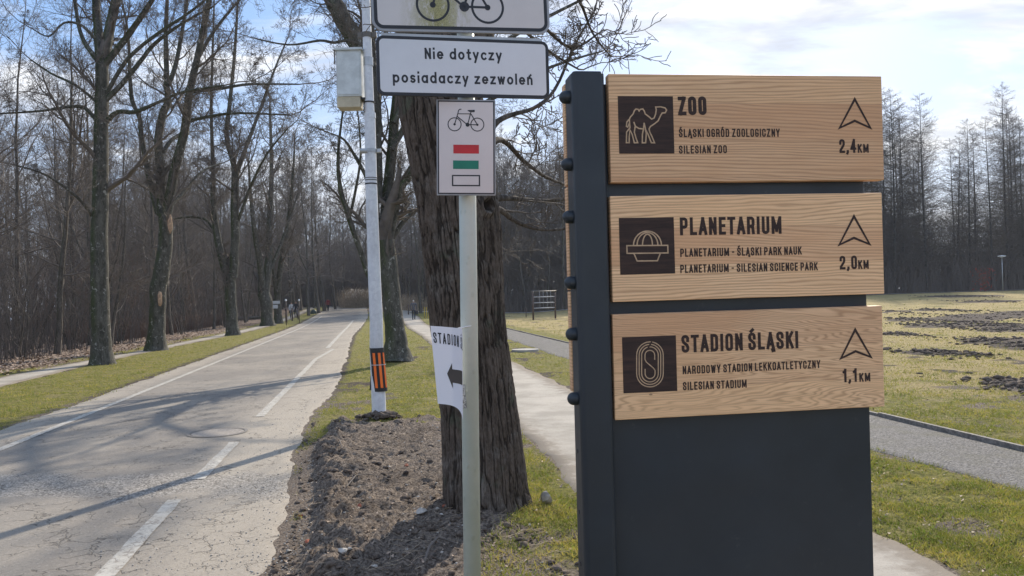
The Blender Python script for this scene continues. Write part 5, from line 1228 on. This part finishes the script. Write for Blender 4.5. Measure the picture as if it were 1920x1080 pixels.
# back boards seen edge on, left of the post
bx0 = W(1060, 400, -.09)[0]
for k, (ta, tb) in enumerate(((160, 350), (352, 545), (547, 735))):
    ya = W(1064, ta, -.1)[1]; yb = W(1064, tb, -.1)[1]; bm = bmesh.new(); xm = (bx0 + xr) / 2
    wd = (xr - .01 - bx0) / 2; box(bm, -wd, wd, -(ya - yb) / 2 + .0015, (ya - yb) / 2, -.030, 0, .002, 2)
    o = mesh_bm('plank', bm, make_wood('rear_board_grain', 4 + k, .95, .0), totem, mtx=Matrix.Translation((xm, (ya + yb) / 2, -.0865)))
    o['label'] = 'rear wooden board seen edge on'

# ---------------------------------------------------------------- sign post in front of the oak
sp_t = P(871, 150, 2.93); sp_b = P(884.5, 1080, 2.93); dirv = (sp_b - sp_t).normalized(); base = sp_b + dirv * (sp_b.z / -dirv.z); top = P(869, -230, 2.93)
pz = float(zground(base.x, base.y)); base = sp_b + dirv * ((sp_b.z - pz) / -dirv.z)
bm = bmesh.new(); tube(bm, base - Vector((0, 0, .1)), top, .0315, n=40)
post = mesh_bm('sign_pole', bm, MAT['post'], smooth=True)
for p in post.data.polygons:
    if len(p.vertices) > 4: p.use_smooth = False
tag(post, 'pale green round post carrying the road signs and the paper notice', 'post')
def mk_board(name, tl, tr_, br, bl, dl, dr, label, cat, rad, face, rim_w, rim_mat, edge_mat, thick=.012, inner=None):
    b = Board(((tl[0] + bl[0]) / 2, (tl[1] + bl[1]) / 2), dl, ((tr_[0] + br[0]) / 2, (tr_[1] + br[1]) / 2), dr, ((tl[0] + tr_[0]) / 2, tl[1]), ((bl[0] + br[0]) / 2, bl[1]))
    c = [b(*q) for q in (tl, tr_, br, bl)]; x0 = (c[0][0] + c[3][0]) / 2; x1 = (c[1][0] + c[2][0]) / 2; y1 = (c[0][1] + c[1][1]) / 2; y0 = (c[2][1] + c[3][1]) / 2
    b.o = b.o + b.u * (x0 + x1) / 2 + b.v * (y0 + y1) / 2; w, h = (x1 - x0) / 2, (y1 - y0) / 2
    root = empty(name); root.matrix_world = b.mtx(); tag(root, label, cat)
    bm = bmesh.new(); prism(bm, rrect(-w, w, -h, h, rad, 8), -thick, 0); mesh_bm('plate', bm, edge_mat, root)
    def ring(nm, r_out, r_in, z, mat, ro, ri):
        bm = bmesh.new(); A = rrect(-w + r_out, w - r_out, -h + r_out, h - r_out, max(ro, .0005), 8); B = rrect(-w + r_in, w - r_in, -h + r_in, h - r_in, max(ri, .0004), 8)
        a = [bm.verts.new((p[0], p[1], z)) for p in A]; q = [bm.verts.new((p[0], p[1], z)) for p in B]; n = len(a)
        for i in range(n): bm.faces.new((a[i], a[(i + 1) % n], q[(i + 1) % n], q[i]))
        return mesh_bm(nm, bm, mat, root)
    i0 = rim_w[0]; i1 = rim_w[1]
    bm = bmesh.new(); f = [bm.verts.new((p[0], p[1], .0008)) for p in rrect(-w + i1, w - i1, -h + i1, h - i1, max(rad - i1, .0004), 8)]; bm.faces.new(f); mesh_bm('face', bm, face, root)
    ring('border', i0, i1, .0010, rim_mat, rad - i0, rad - i1)
    return root, b, w, h
def bframe(b): return lambda px, py: b(px, py)
def bicycle(parent, b, c1, c2, r, wd, mat):
    """road sign bicycle facing left; wheel centres c1, c2 and radius in picture pixels"""
    ox, oy = b(*c1); x2, y2 = b(*c2); s = math.hypot(x2 - ox, y2 - oy) / 231.0; an = math.atan2(y2 - oy, x2 - ox); ca_, sa_ = math.cos(an), math.sin(an)
    f = lambda x, y: (ox + ((x - 228) * ca_ + (y - 287) * sa_) * s, oy + ((x - 228) * sa_ - (y - 287) * ca_) * s)
    V = []; Q = []; k = [0]
    def st(pts, w): ribbon(V, Q, [f(*p) for p in pts], w * 1.22 * s, .0012 + .00003 * k[0], ext=False); k[0] += 1
    st(arc(228, 287, 66, 66, 0, 360, 36), 8); st(arc(459, 288, 66, 66, 0, 360, 36), 8)
    st([(228, 287), (262, 178), (270, 145), (282, 134), (298, 133)], 8); st([(262, 180), (395, 180)], 7); st([(256, 207), (355, 288)], 8); st([(395, 160), (362, 285)], 8)
    st([(395, 180), (459, 290), (362, 290)], 8); st([(362, 147), (428, 144), (428, 156), (398, 157)], 9); st([(372, 150), (428, 153)], 14)
    for cx, cy, r in ((228, 287, 11), (459, 290, 11), (360, 290, 19)): st(arc(cx, cy, r / 2, r / 2, 0, 360, 14), r)
    flat_mesh('bicycle_symbol', V, Q, mat, parent)
# top plate (lower part in view)
r1, b1, w1, h1 = mk_board('cycle_sign', (690, -150), (1025, -140), (1029, 67), (697, 54), 2.785, 2.915, 'large weathered white plate with a bicycle, topmost on the green post', 'road sign', .04, MAT['plate_old'], (.008, .020), MAT['black'], MAT['grey_edge'])
bicycle(r1, b1, (811.5, 9), (914, 13), 31, .008, MAT['black'])
r2, b2, w2, h2 = mk_board('permit_sign', (705, 66), (1030, 78), (1028, 185), (707, 178), 2.79, 2.92, 'white plate with two lines of text under the large bicycle plate', 'road sign', .026, MAT['plate'], (.0, .011), MAT['black'], MAT['black'])
V = []; Q = []
text_mesh('Nie dotyczy', FR, b2(796.6, 110.6), b2(941, 113.9), 20.2 * 2.9 / F, .18, .19, .0012, V, Q)
text_mesh('posiadaczy zezwoleń', FR, b2(736.7, 155), b2(998.6, 159.6), 20.2 * 2.9 / F, .18, .19, .0012, V, Q)
flat_mesh('lettering', V, Q, MAT['black'], r2)
r3, b3, w3, h3 = mk_board('trail_sign', (819, 187), (929.5, 187), (929, 367), (818.5, 365), 2.86, 2.875, 'small upright cycle trail plate with red and green bars', 'road sign', .003, MAT['plate_pink'], (.004, .0085), MAT['black'], MAT['grey_edge'])
bicycle(r3, b3, (852.3, 233.2), (895, 233.5), 12.6, .004, MAT['black'])
def bar(parent, b, x0, x1, y0, y1, mat, name, z=.0012):
    a = b(x0, (y0 + y1) / 2)[0]; c = b(x1, (y0 + y1) / 2)[0]; p = b((x0 + x1) / 2, y0)[1]; q = b((x0 + x1) / 2, y1)[1]
    flat_mesh(name, [(a, q, z), (c, q, z), (c, p, z), (a, p, z)], [(0, 1, 2, 3)], mat, parent)
bar(r3, b3, 850, 898, 271.5, 288, MAT['red'], 'red_bar'); bar(r3, b3, 849.5, 897.5, 301, 317, MAT['green'], 'green_bar')
bar(r3, b3, 847.3, 900.3, 328, 349.3, MAT['black'], 'bar_outline'); bar(r3, b3, 850, 897.6, 330.6, 346.7, MAT['plate_pink'], 'white_bar', .0016)
# clamps behind the plates
for py, rt_, nm in ((-20, r1, 'clamp'), (34, r1, 'clamp'), (100, r2, 'clamp'), (150, r2, 'clamp'), (215, r3, 'clamp'), (335, r3, 'clamp')):
    c = P(871, py, 2.93); bm = bmesh.new(); tube(bm, (0, 0, -.012), (0, 0, .012), .034, n=24); box(bm, -.03, .03, -.040, -.033, -.012, .012, .001)
    o = mesh_bm(nm, bm, MAT['zinc'], rt_); o.matrix_parent_inverse = rt_.matrix_world.inverted(); o.matrix_basis = Matrix.Translation(c)
# thin light rail between the two wide plates
bm = bmesh.new(); box(bm, -w2 + .02, w2 - .02, h2 + .003, h2 + .012, -.012, -.008, .0); mesh_bm('rail', bm, MAT['zinc'], r2)

# paper notice tied to the post
PD = 2.86
def paper_pt(s, t, z=0.0):
    """s 0..1 left to right, t 0..1 top to bottom"""
    th = s * 1.0; xs = 807 + 60 * (math.sin(th * 1.45) / math.sin(1.45)); d = 2.90 - .055 * math.sin(s * 1.55)
    left_b = (821, 757); right_b = (868, 790); lt = (807, 611); rtp = (866, 617)
    top = (xs, 611 + 6 * s ** 2 + 1.5 * math.sin(s * 3)); bot_x = 821 + 47 * (math.sin(th * 1.45) / math.sin(1.45)); bot = (bot_x, 757 + 5 * s + 28 * s ** 3.2)
    px = top[0] + (bot[0] - top[0]) * t; py = top[1] + (bot[1] - top[1]) * t
    return P(px, py, d - z)
mp_ = M('white_paper'); mp_.set('Base Color', (.70, .71, .78)).set('Roughness', .55)
tr_ = mp_.n.new('ShaderNodeBsdfTranslucent'); tr_.inputs[0].default_value = (.62, .64, .72, 1); mx_ = mp_.n.new('ShaderNodeMixShader'); mx_.inputs[0].default_value = .04
mp_.l.new(mp_.b.outputs[0], mx_.inputs[1]); mp_.l.new(tr_.outputs[0], mx_.inputs[2]); mp_.l.new(mx_.outputs[0], mp_.n['Material Output'].inputs[0])
notice = empty('paper_notice', tuple(paper_pt(1, .5))); tag(notice, 'curling white paper notice with a left arrow tied to the green post', 'notice')
inv = Matrix.Translation(-notice.location)
ns, nt = 24, 16; V = [tuple(paper_pt(i / ns, j / nt)) for j in range(nt + 1) for i in range(ns + 1)]
Fq = [(j * (ns + 1) + i, j * (ns + 1) + i + 1, (j + 1) * (ns + 1) + i + 1, (j + 1) * (ns + 1) + i) for j in range(nt) for i in range(ns)]
o = mesh_np('sheet', V, Fq, [mp_.m], True, notice); o.matrix_parent_inverse = inv
def on_paper(name, V2, Q2, mat):
    V = [tuple(paper_pt(v[0], v[1], .0012 + v[2])) for v in V2]; o = mesh_np(name, V, Q2, [mat], False, notice); o.matrix_parent_inverse = inv
V = []; Q = []
text_mesh('STADION ŚL', FC, (.04, -.0), (1.0, -.0), .19, .135, .24, 0.0, V, Q)
V = [(x, .215 - y * .72 + .02 * x, z * .1) for x, y, z in V]
on_paper('lettering', V, Q, MAT['black'])
A = [(.34, .60), (.52, .46), (.53, .52), (.74, .535), (.96, .60), (.96, .74), (.74, .665), (.54, .655), (.55, .745)]
def poly_grid(pts): return pts
Va = [(.31, .60, 0), (.465, .455, 0), (.465, .775, 0)]; Qa = [(0, 1, 2)]
n0 = 3
for i in range(9):
    t = i / 8; s_ = .465 + .46 * t; Va += [(s_, .53 - .055 * t ** 1.5, 0), (s_, .70 - .065 * t ** 1.5, 0)]
Qa += [(3 + 2 * i, 4 + 2 * i, 6 + 2 * i, 5 + 2 * i) for i in range(8)]
V = [tuple(paper_pt(v[0], v[1], .0012)) for v in Va]
o = mesh_np('arrow', V, Qa, [flat('brownish_black_print', (.055, .045, .04), .5)], False, notice); o.matrix_parent_inverse = inv
# plastic tie round the post
c = P(876, 612, 2.93); ring_p = [(c.x + .0335 * math.cos(a), c.y + .0335 * math.sin(a), c.z + .006 * math.cos(a)) for a in np.linspace(0, 2 * math.pi, 29)]
k_ = P(863, 616, 2.87)
o = tubes('cable_tie', [(ring_p, [.0022] * 29)], MAT['tie'], notice, 5); o.matrix_parent_inverse = inv
bm = bmesh.new(); box(bm, k_.x - .005, k_.x + .006, k_.y - .004, k_.y + .004, k_.z - .004, k_.z + .005, .001); o = mesh_bm('tie_head', bm, MAT['tie'], notice); o.matrix_parent_inverse = inv
# torn sticker left on the post
def on_post(px, py):
    ax = P(871 + (py - 150) * 13.5 / 930, py, 2.93); x = (px - (871 + (py - 150) * 13.5 / 930)) / F * 2.93; x = max(-.0315, min(.0315, x)); return Vector((ax.x + x, ax.y - math.sqrt(max(0, .0323 ** 2 - x * x)), ax.z))
V = []; Q = []
for j, (py, xa, xb) in enumerate(((719, 868.5, 872), (740, 868.5, 873.5), (752, 868.5, 875.5), (764, 868.5, 876.5))):
    for px in (xa, xb): V.append(tuple(on_post(px, py)))
for j in range(3): Q.append((2 * j, 2 * j + 1, 2 * j + 3, 2 * j + 2))
stk = mesh_np('torn_sticker', V, Q, [flat('torn_sticker_print', (.35, .37, .38), .6, vary=.8, vscale=120)], False); tag(stk, 'torn grey sticker remnant on the green post below the paper', 'sticker')

# ---------------------------------------------------------------- white lamp pole
LD = 10.8
lp = [(712, 792, 14.5), (711, 778, 13.2), (706, 652, 12.8), (705.5, 600, 12.2), (702, 520, 11.8), (696, 345, 10.8), (693.5, 215, 10)]
pts = [P(a, b, LD) for a, b, r in lp]; rad = [r * LD / F for a, b, r in lp]; g0 = pts[0].copy(); g0.z = float(zground(g0.x, g0.y)) - .02; pts[0] = g0
pole = empty('lamp_post', tuple(g0)); tag(pole, 'white tapering lamp pole with an orange striped black band, standing on bare soil', 'lamp post'); inv = Matrix.Translation(-pole.location)
def addt(name, px_list, mat, n=28):
    p = [tuple(P(a, b, LD)) for a, b, r in px_list]; r = [q[2] * LD / F for q in px_list]; o = tubes(name, [(p, r)], mat, pole, n); o.matrix_parent_inverse = inv; return o
o = tubes('shaft', [([tuple(p) for p in pts], rad)], MAT['galv'], pole, 28); o.matrix_parent_inverse = inv
addt('upper_shaft', [(693.5, 216, 8.6), (690, 120, 8.4), (688, 60, 8.2), (686, 0, 8), (678, -300, 6.5), (668, -700, 5)], MAT['galv'])
addt('collar', [(694, 222, 10.6), (693.6, 212, 10.6)], MAT['galv'])
addt('collar', [(690.6, 124, 9.2), (690.2, 108, 9.2)], MAT['zinc'])
addt('flange', [(712, 800, 20), (712, 794, 18), (711.6, 788, 14.5)], MAT['zinc'])
o = tubes('luminaire_arm', [([tuple(P(668, -690, LD)), tuple(P(640, -740, LD)), tuple(P(560, -760, LD)), tuple(P(470, -765, LD))], [.035, .033, .03, .03])], MAT['galv'], pole, 10); o.matrix_parent_inverse = inv
bm = bmesh.new(); q = P(440, -762, LD); box(bm, q.x - .4, q.x + .3, q.y - .14, q.y + .14, q.z - .08, q.z + .04, .03); o = mesh_bm('lamp_head', bm, MAT['zinc'], pole); o.matrix_parent_inverse = inv
# clamps
def clampring(py, cx, r, h=.05, mat='iron', nm='clamp', ears=True):
    c = P(cx, py, LD); bm = bmesh.new(); tube(bm, c - Vector((0, 0, h / 2)), c + Vector((0, 0, h / 2)), r * LD / F, n=24)
    if ears:
        for s in (-1, 1): box(bm, c.x + s * (r * LD / F + .03) - .03, c.x + s * (r * LD / F + .03) + .03, c.y - .02, c.y + .02, c.z - h / 2, c.z + h / 2, .004)
    o = mesh_bm(nm, bm, MAT[mat], pole); o.matrix_parent_inverse = inv
clampring(66, 688.5, 9.2, .07, 'iron'); clampring(283, 695, 11.4, .05, 'zinc'); clampring(345, 696, 11.4, .018, 'band', 'wire_strap', False); clampring(338, 696, 11.4, .010, 'band', 'wire_strap', False); clampring(192, 693, 10.2, .016, 'band', 'wire_strap', False); clampring(334, 696, 11.4, .008, 'band', 'wire_strap', False)
bm = bmesh.new(); c = P(682, 283, LD - .2); tube(bm, c - Vector((.05, 0, 0)), c + Vector((.05, 0, 0)), .035, n=16); o = mesh_bm('sensor', bm, MAT['zinc'], pole, smooth=False); o.matrix_parent_inverse = inv
# reflective band: black sheet wrapped round with three orange bars on the right part
bx = lambda py: 705.5 + (py - 652) * .075
def wrap(a0, a1, py0, py1, off, mat, name, n=14):
    V = []; Q = []
    for i in range(n + 1):
        a = R(a0 + (a1 - a0) * i / n)
        for py in (py0, py1):
            c = P(bx(py) + (0.8 if py > 700 else 0), py, LD); r = (12.9 + (py - 652) * .004) * LD / F + off; V.append((c.x + r * math.sin(a), c.y - r * math.cos(a), c.z))
    for i in range(n): Q.append((2 * i, 2 * i + 2, 2 * i + 3, 2 * i + 1))
    o = mesh_np(name, V, Q, [mat], True, pole); o.matrix_parent_inverse = inv
wrap(-48, 150, 652, 733, .008, MAT['band'], 'black_band', 30)
for a in (-12, 27, 66): wrap(a - 9.5, a + 9.5, 661, 726, .014, MAT['orange'], 'orange_bar')
wrap(-48, 120, 682.6, 684, .017, MAT['rope'], 'tie', 20)
bm = bmesh.new(); a_ = P(695.5, 651, LD - .02); b_ = P(698, 731, LD - .02)
vs = [bm.verts.new(v) for v in (a_ - Vector((.02, 0, 0)), a_ + Vector((.015, .01, 0)), P(700, 690, LD - .1), b_ + Vector((.01, .01, 0)), b_ - Vector((.035, 0, 0)), P(696, 690, LD - .02))]
bm.faces.new(vs); bmesh.ops.solidify(bm, geom=bm.faces[:], thickness=.008) if False else None
r_ = bmesh.ops.extrude_face_region(bm, geom=bm.faces[:]); bmesh.ops.translate(bm, vec=(.0, -.01, 0), verts=[v for v in r_['geom'] if isinstance(v, bmesh.types.BMVert)])
o = mesh_bm('band_flap', bm, MAT['band'], pole); o.matrix_parent_inverse = inv
# clod collar at its foot
n = 90; a = rs.rand(n) * 6.283; r = .10 + .2 * rs.rand(n); x = g0.x + np.cos(a) * r; y = g0.y - .02 + np.sin(a) * r * .8; s = .02 + .045 * rs.rand(n) ** 2
blobs('soil_heap', x, y, zground(x, y) + .02 + .06 * (1 - r / .3) + s * .2, s, MAT['soil'], 'little heap of soil lumps round the foot of the white lamp pole', 'soil')
# electric cabinet on the pole
cab = empty('electric_cabinet', tuple(P(655, 200, LD))); tag(cab, 'pale grey metal cabinet with a beige base strapped to the white lamp pole', 'cabinet'); inv2 = Matrix.Translation(-cab.location)
def cbox(nm, xa, xb, ya, yb, da, db, mat, bev=.006):
    p = P(xa, ya, LD); q = P(xb, yb, LD); bm = bmesh.new(); box(bm, p.x, q.x, LD + da, LD + db, q.z, p.z, bev); o = mesh_bm(nm, bm, mat, cab); o.matrix_parent_inverse = inv2
    return o
cbox('body', 632, 680, 97, 183, -.13, .12, MAT['boxgrey']); cbox('base_tray', 634, 677.5, 184, 203, -.12, .11, MAT['boxbeige']); cbox('hood', 629.5, 681, 94, 97, -.16, .14, MAT['boxgrey'], .003); cbox('side_flange', 629, 631.5, 97, 124, -.15, -.12, MAT['iron'], 0)
cbox('door', 634.5, 677, 101, 180, -.138, -.131, MAT['boxgrey'], .002); cbox('strap', 676, 694, 184, 187, -.08, .10, MAT['band'], 0)

# ---------------------------------------------------------------- things on the field and far away
# climbing rack of ropes
RD = G(1000, 600).y
rk = empty('climbing_rack', tuple(G(1000, 600))); tag(rk, 'brown framed climbing rack with light cross bars standing in the dry grass', 'climbing frame'); inv = Matrix.Translation(-rk.location)
p1 = G(1000, 600); p2 = G(1041.5, 597); hh = 1.6 + (560.5 - 546) / F * p1.y
def seg(nm, a, b, r, mat, n=8, par=rk, iv=inv):
    bm = bmesh.new(); tube(bm, a, b, r, n=n); o = mesh_bm(nm, bm, mat, par, smooth=True); o.matrix_parent_inverse = iv; return o
for p in (p1, p2): seg('upright', p, (p.x, p.y, hh), .07, MAT['brown'])
seg('top_bar', (p1.x - .1, p1.y, hh), (p2.x + .1, p2.y, hh), .06, MAT['iron'])
for f in (.20, .41, .60): z = hh - hh * f * .98; seg('cross_bar', (p1.x, p1.y, z), (p2.x, p2.y, z), .035, MAT['rope'])
for t in (.3, .45, .62, .78): x = p1.x + (p2.x - p1.x) * t; seg('rope', (x, p1.y + .02, hh), (x, p1.y + .02, hh * .45), .012, MAT['rope'], 5)
s_ = G(986.5, 595); seg('marker_stake', s_, (s_.x, s_.y, s_.z + .9), .035, MAT['brown'], 6)
# concrete cover in the grass
c = G(985, 659); bm = bmesh.new(); prism(bm, [(.42 * math.cos(a), .42 * math.sin(a)) for a in np.linspace(0, 2 * math.pi, 25)[:-1]], 0, .07); o = mesh_bm('well_cover', bm, MAT['concrete']); o.location = (c.x, c.y, float(zground(c.x, c.y)) - .01); tag(o, 'round concrete cover set in the grass between the two paths', 'cover')
# park lamps
def park_lamp(px, pyb, pyt, d, label, globe=False):
    p = Gd(px, d); hz_ = 562 - ROLL * (px - 960); z1_ = 1.6 + (hz_ - pyt) / F * d; root = empty('park_lamp', tuple(p)); iv = Matrix.Translation(-p)
    seg('pole', p, (p.x, p.y, z1_ - .1), .03 if d < 70 else .045, MAT['brown'] if d < 70 else MAT['zinc'], 8, root, iv); bm = bmesh.new()
    if globe:
        bmesh.ops.create_uvsphere(bm, u_segments=16, v_segments=10, radius=.09 if d < 70 else .16); bmesh.ops.translate(bm, vec=(p.x, p.y, z1_), verts=bm.verts)
    else:
        n = 20; pr = [(.05, -.12), (.42, .02), (.40, .08), (.0, .14)]; rings = [[bm.verts.new((p.x + r * math.cos(2 * math.pi * i / n), p.y + r * math.sin(2 * math.pi * i / n), z1_ + z)) for i in range(n)] for r, z in pr[:3]]; top_ = bm.verts.new((p.x, p.y, z1_ + .14))
        for A, B in zip(rings, rings[1:]):
            for i in range(n): bm.faces.new((A[i], A[(i + 1) % n], B[(i + 1) % n], B[i]))
        for i in range(n): bm.faces.new((rings[-1][i], rings[-1][(i + 1) % n], top_))
    o = mesh_bm('lamp_shade', bm, MAT['lampglass'], root, smooth=True); o.matrix_parent_inverse = iv; tag(root, label, 'park lamp', 'park lamps'); return root
park_lamp(1880, 541, 481, 89, 'flat topped park lamp at the edge of the larches'); park_lamp(805, 590, 561, 82, 'globe park lamp beside the yellow posts', True)
park_lamp(535.5, 605, 563, 62, 'short globe lamp among the brown posts by the pavement', True); park_lamp(560, 602, 563, 66, 'short globe lamp behind the walking pair', True)
# red berried bush
x0_, y0_ = (1845 - 960) / F * 91, 91; n = 150; x = x0_ + rs.randn(n) * .6; y = y0_ + rs.randn(n) * .5; z = H(x, y) + .1 + rs.rand(n) * 2.6
bush = empty('red_bush', (x0_, y0_, float(H(x0_, y0_)))); tag(bush, 'small bush with red berries at the foot of the larches', 'bush'); iv = Matrix.Translation(-bush.location)
o = blobs('berries', x, y, z, .03 + .035 * rs.rand(n), MAT['redleaf'], None, None, 1, .3, bush); o.matrix_parent_inverse = iv
rg = random.Random(3); bl = []
for k in range(26):
    a = rg.uniform(0, 6.28); l = rg.uniform(.2, .9); bl.append(([(x0_, y0_, bush.location.z), (x0_ + math.cos(a) * l * .5, y0_ + math.sin(a) * l * .5, bush.location.z + 1.3), (x0_ + math.cos(a) * l, y0_ + math.sin(a) * l, bush.location.z + rg.uniform(1.8, 2.7))], [.02, .015, .008]))
o = tubes('stems', bl, MAT['twig_red'], bush, 3); o.name = 'stem_cluster'; o.matrix_parent_inverse = iv
# brown posts, bench log, bin, notice
def far_post(px, pyb, h, mat, label, name='wooden_post', r=.06):
    p = G(px, pyb); bm = bmesh.new(); tube(bm, (0, 0, -.05), (0, 0, h), r, r * .9, n=10); bmesh.ops.create_uvsphere(bm, u_segments=10, v_segments=6, radius=r * 1.25, matrix=Matrix.Translation((0, 0, h))); o = mesh_bm(name, bm, mat, smooth=True); o.location = p; tag(o, label, 'post', 'short posts by the pavement'); return o
far_post(537, 605, 1.1, MAT['brown'], 'brown post nearest the pollarded tree', r=.09); far_post(548, 602, 1.1, MAT['brown'], 'brown post just left of the walking pair'); far_post(559, 599, 1.1, MAT['brown'], 'brown post just right of the walking pair')
far_post(766, 590, 1.0, MAT['brown'], 'dark post standing left of the walking man')
for px in (796, 800, 804): far_post(px, 597, 1.0, MAT['yellow'], 'slim yellow topped post of the barrier beside the narrow path', 'barrier_post', .035)
p = G(470, 600); lg = tubes('fallen_log', [([(p.x - 1.6, p.y, p.z + .15), (p.x, p.y + .1, p.z + .2), (p.x + 1.5, p.y + .1, p.z + .22)], [.15, .16, .13])], MAT['bark_wood'], None, 10); tag(lg, 'fallen grey log lying in the grass beyond the pavement', 'log')
p = G(588, 588.5); bm = bmesh.new(); bmesh.ops.create_uvsphere(bm, u_segments=20, v_segments=12, radius=1); bmesh.ops.scale(bm, vec=(.38, .32, .42), verts=bm.verts)
for v in bm.verts: v.co.z = max(v.co.z, -.1) + .1
o = mesh_bm('grit_bin', bm, MAT['darkgreen'], smooth=True); o.location = p; tag(o, 'dark green domed grit bin at the foot of the row trees', 'bin')
p = P(516, 567, 66.2); bm = bmesh.new(); box(bm, -.38, .38, -.02, .02, -.12, .12, .01); box(bm, -.2, .2, -.022, .018, -.5, -.2, .01); o = mesh_bm('notice_board', bm, MAT['plate']); o.location = p; tag(o, 'small white notice fixed to the trunk behind the pollarded tree', 'notice')

# ---------------------------------------------------------------- people
def person(px, pyb, h, face, label, coat, legs, hair, step=.18, d=None, bag=None, hands=0.0):
    p = G(px, pyb) if d is None else Gd(px, d)
    s = h / 1.75; me = bpy.data.meshes.new('person'); 
    J = {'pelvis': (0, 0, .95, .135), 'waist': (0, 0, 1.08, .125), 'chest': (0, .01, 1.30, .155), 'neckb': (0, 0, 1.46, .075), 'neck': (0, 0, 1.53, .058), 'head': (0, -.01, 1.62, .088), 'crown': (0, .0, 1.70, .075),
         'hipL': (.09, 0, .90, .10), 'kneeL': (.10, -step * .55, .50, .072), 'ankL': (.10, -step * .6, .09, .05), 'toeL': (.11, -step * .6 - .16, .04, .04),
         'hipR': (-.09, 0, .90, .10), 'kneeR': (-.10, step * .25, .50, .072), 'ankR': (-.10, step * 1.0, .12, .05), 'toeR': (-.11, step * 1.0 - .13, .05, .04),
         'shL': (.19, 0, 1.42, .075), 'elL': (.25, step * .5, 1.14, .055), 'wrL': (.24, step * .3 - .08, .90, .038), 'haL': (.235, step * .2 - .10, .81, .04),
         'shR': (-.19, 0, 1.42, .075), 'elR': (-.25, -step * .3, 1.14, .055), 'wrR': (-.24, -step * .5 - .10, .91, .038), 'haR': (-.235, -step * .6 - .12, .83, .04)}
    E = [('pelvis', 'waist'), ('waist', 'chest'), ('chest', 'neckb'), ('neckb', 'neck'), ('neck', 'head'), ('head', 'crown'), ('pelvis', 'hipL'), ('hipL', 'kneeL'), ('kneeL', 'ankL'), ('ankL', 'toeL'), ('pelvis', 'hipR'), ('hipR', 'kneeR'), ('kneeR', 'ankR'), ('ankR', 'toeR'),
         ('chest', 'shL'), ('shL', 'elL'), ('elL', 'wrL'), ('wrL', 'haL'), ('chest', 'shR'), ('shR', 'elR'), ('elR', 'wrR'), ('wrR', 'haR')]
    ks = list(J); me.from_pydata([J[k][:3] for k in ks], [(ks.index(a), ks.index(b)) for a, b in E], [])
    tmp = bpy.data.objects.new('tmp', me); COL.objects.link(tmp); md = tmp.modifiers.new('s', 'SKIN')
    for i, k in enumerate(ks): r = J[k][3]; me.skin_vertices[0].data[i].radius = (r, r * (.78 if k in ('chest', 'waist', 'pelvis') else 1)); me.skin_vertices[0].data[i].use_root = (k == 'pelvis')
    tmp.modifiers.new('u', 'SUBSURF').levels = 2; bpy.context.view_layer.update()
    ev = bpy.data.meshes.new_from_object(tmp.evaluated_get(bpy.context.evaluated_depsgraph_get())); bpy.data.objects.remove(tmp)
    ev.materials.clear()
    for m_ in (coat, legs, MAT['skin'], hair, MAT['black_cloth']): ev.materials.append(m_)
    for pl in ev.polygons:
        c = pl.center; z = c.z
        if z > 1.66 or (z > 1.56 and c.y > .02): pl.material_index = 3
        elif z > 1.50: pl.material_index = 2
        elif z < .12: pl.material_index = 4
        elif z < .86 and abs(c.x) < .2: pl.material_index = 1
        elif z < .87: pl.material_index = 2
        else: pl.material_index = 0
        pl.use_smooth = True
    o = bpy.data.objects.new('person', ev); COL.objects.link(o); o.location = p; o.scale = (s, s, s); o.rotation_euler = (0, 0, face); tag(o, label, 'person')
    if bag:
        bm = bmesh.new(); box(bm, -.28 - .12, -.28 + .10, -.12, .14, .45, .78, .03); tube(bm, (-.28, 0, .78), (-.24, -.1, .86), .008, n=5); b = mesh_bm('carried_bag', bm, bag); b.location = p; b.scale = (s, s, s); b.rotation_euler = (0, 0, face); tag(b, 'dark bag held by the walking man in the grey jacket', 'bag')
    return o
person(776, 600, 1.76, R(180), 'person in grey jacket and dark trousers walking away along the narrow path', MAT['grey_cloth'], MAT['jeans'], MAT['hair'], bag=MAT['black_cloth'])
person(547, 597, 1.66, R(20), 'person in a pale top and dark trousers with walking poles on the pavement', MAT['white_cloth'], MAT['black_cloth'], MAT['darkhair'])
person(555, 597, 1.74, R(10), 'person dressed all in black with walking poles beside the pale topped one', MAT['black_cloth'], MAT['black_cloth'], MAT['darkhair'])
for px, sg, a in ((543, -1, 'left'), (559.5, 1, 'right')):
    p = G(px, 598); o = tubes('walking_pole', [([(p.x, p.y, p.z), (p.x + sg * -.15, p.y - .1, p.z + 1.05)], [.012, .012])], MAT['rope'], None, 5); tag(o, 'thin walking pole held by the ' + ('pale topped' if sg < 0 else 'black dressed') + ' walker', 'walking pole')
person(607, 578, 1.75, R(180), 'person in a navy coat walking near the road bend', MAT['navy'], MAT['black_cloth'], MAT['darkhair'])
person(615, 577, 1.68, R(170), 'person in a dark red coat walking beside the navy coated one', MAT['redcloth'], MAT['black_cloth'], MAT['darkhair'])
person(639, 573, 1.72, R(190), 'person in black walking alone nearest the dry reeds', MAT['black_cloth'], MAT['jeans'], MAT['darkhair'])
# thin air between here and the far woods
bm = bmesh.new(); box(bm, -140, 140, -12, 190, -1.5, 42); hz_m = bpy.data.materials.new('pale_haze'); hz_m.use_nodes = True
hn = hz_m.node_tree.nodes; hn.clear(); ho = hn.new('ShaderNodeOutputMaterial'); hv = hn.new('ShaderNodeVolumePrincipled')
hv.inputs['Density'].default_value = .0004; hv.inputs['Color'].default_value = (.88, .93, 1, 1); hz_m.node_tree.links.new(hv.outputs[0], ho.inputs['Volume'])
hz_o = mesh_bm('haze', bm, hz_m); tag(hz_o, 'thin pale haze softening the far woods', 'haze', kind='stuff')
for _m in [m for m in bpy.data.meshes if m.users == 0]: bpy.data.meshes.remove(_m)
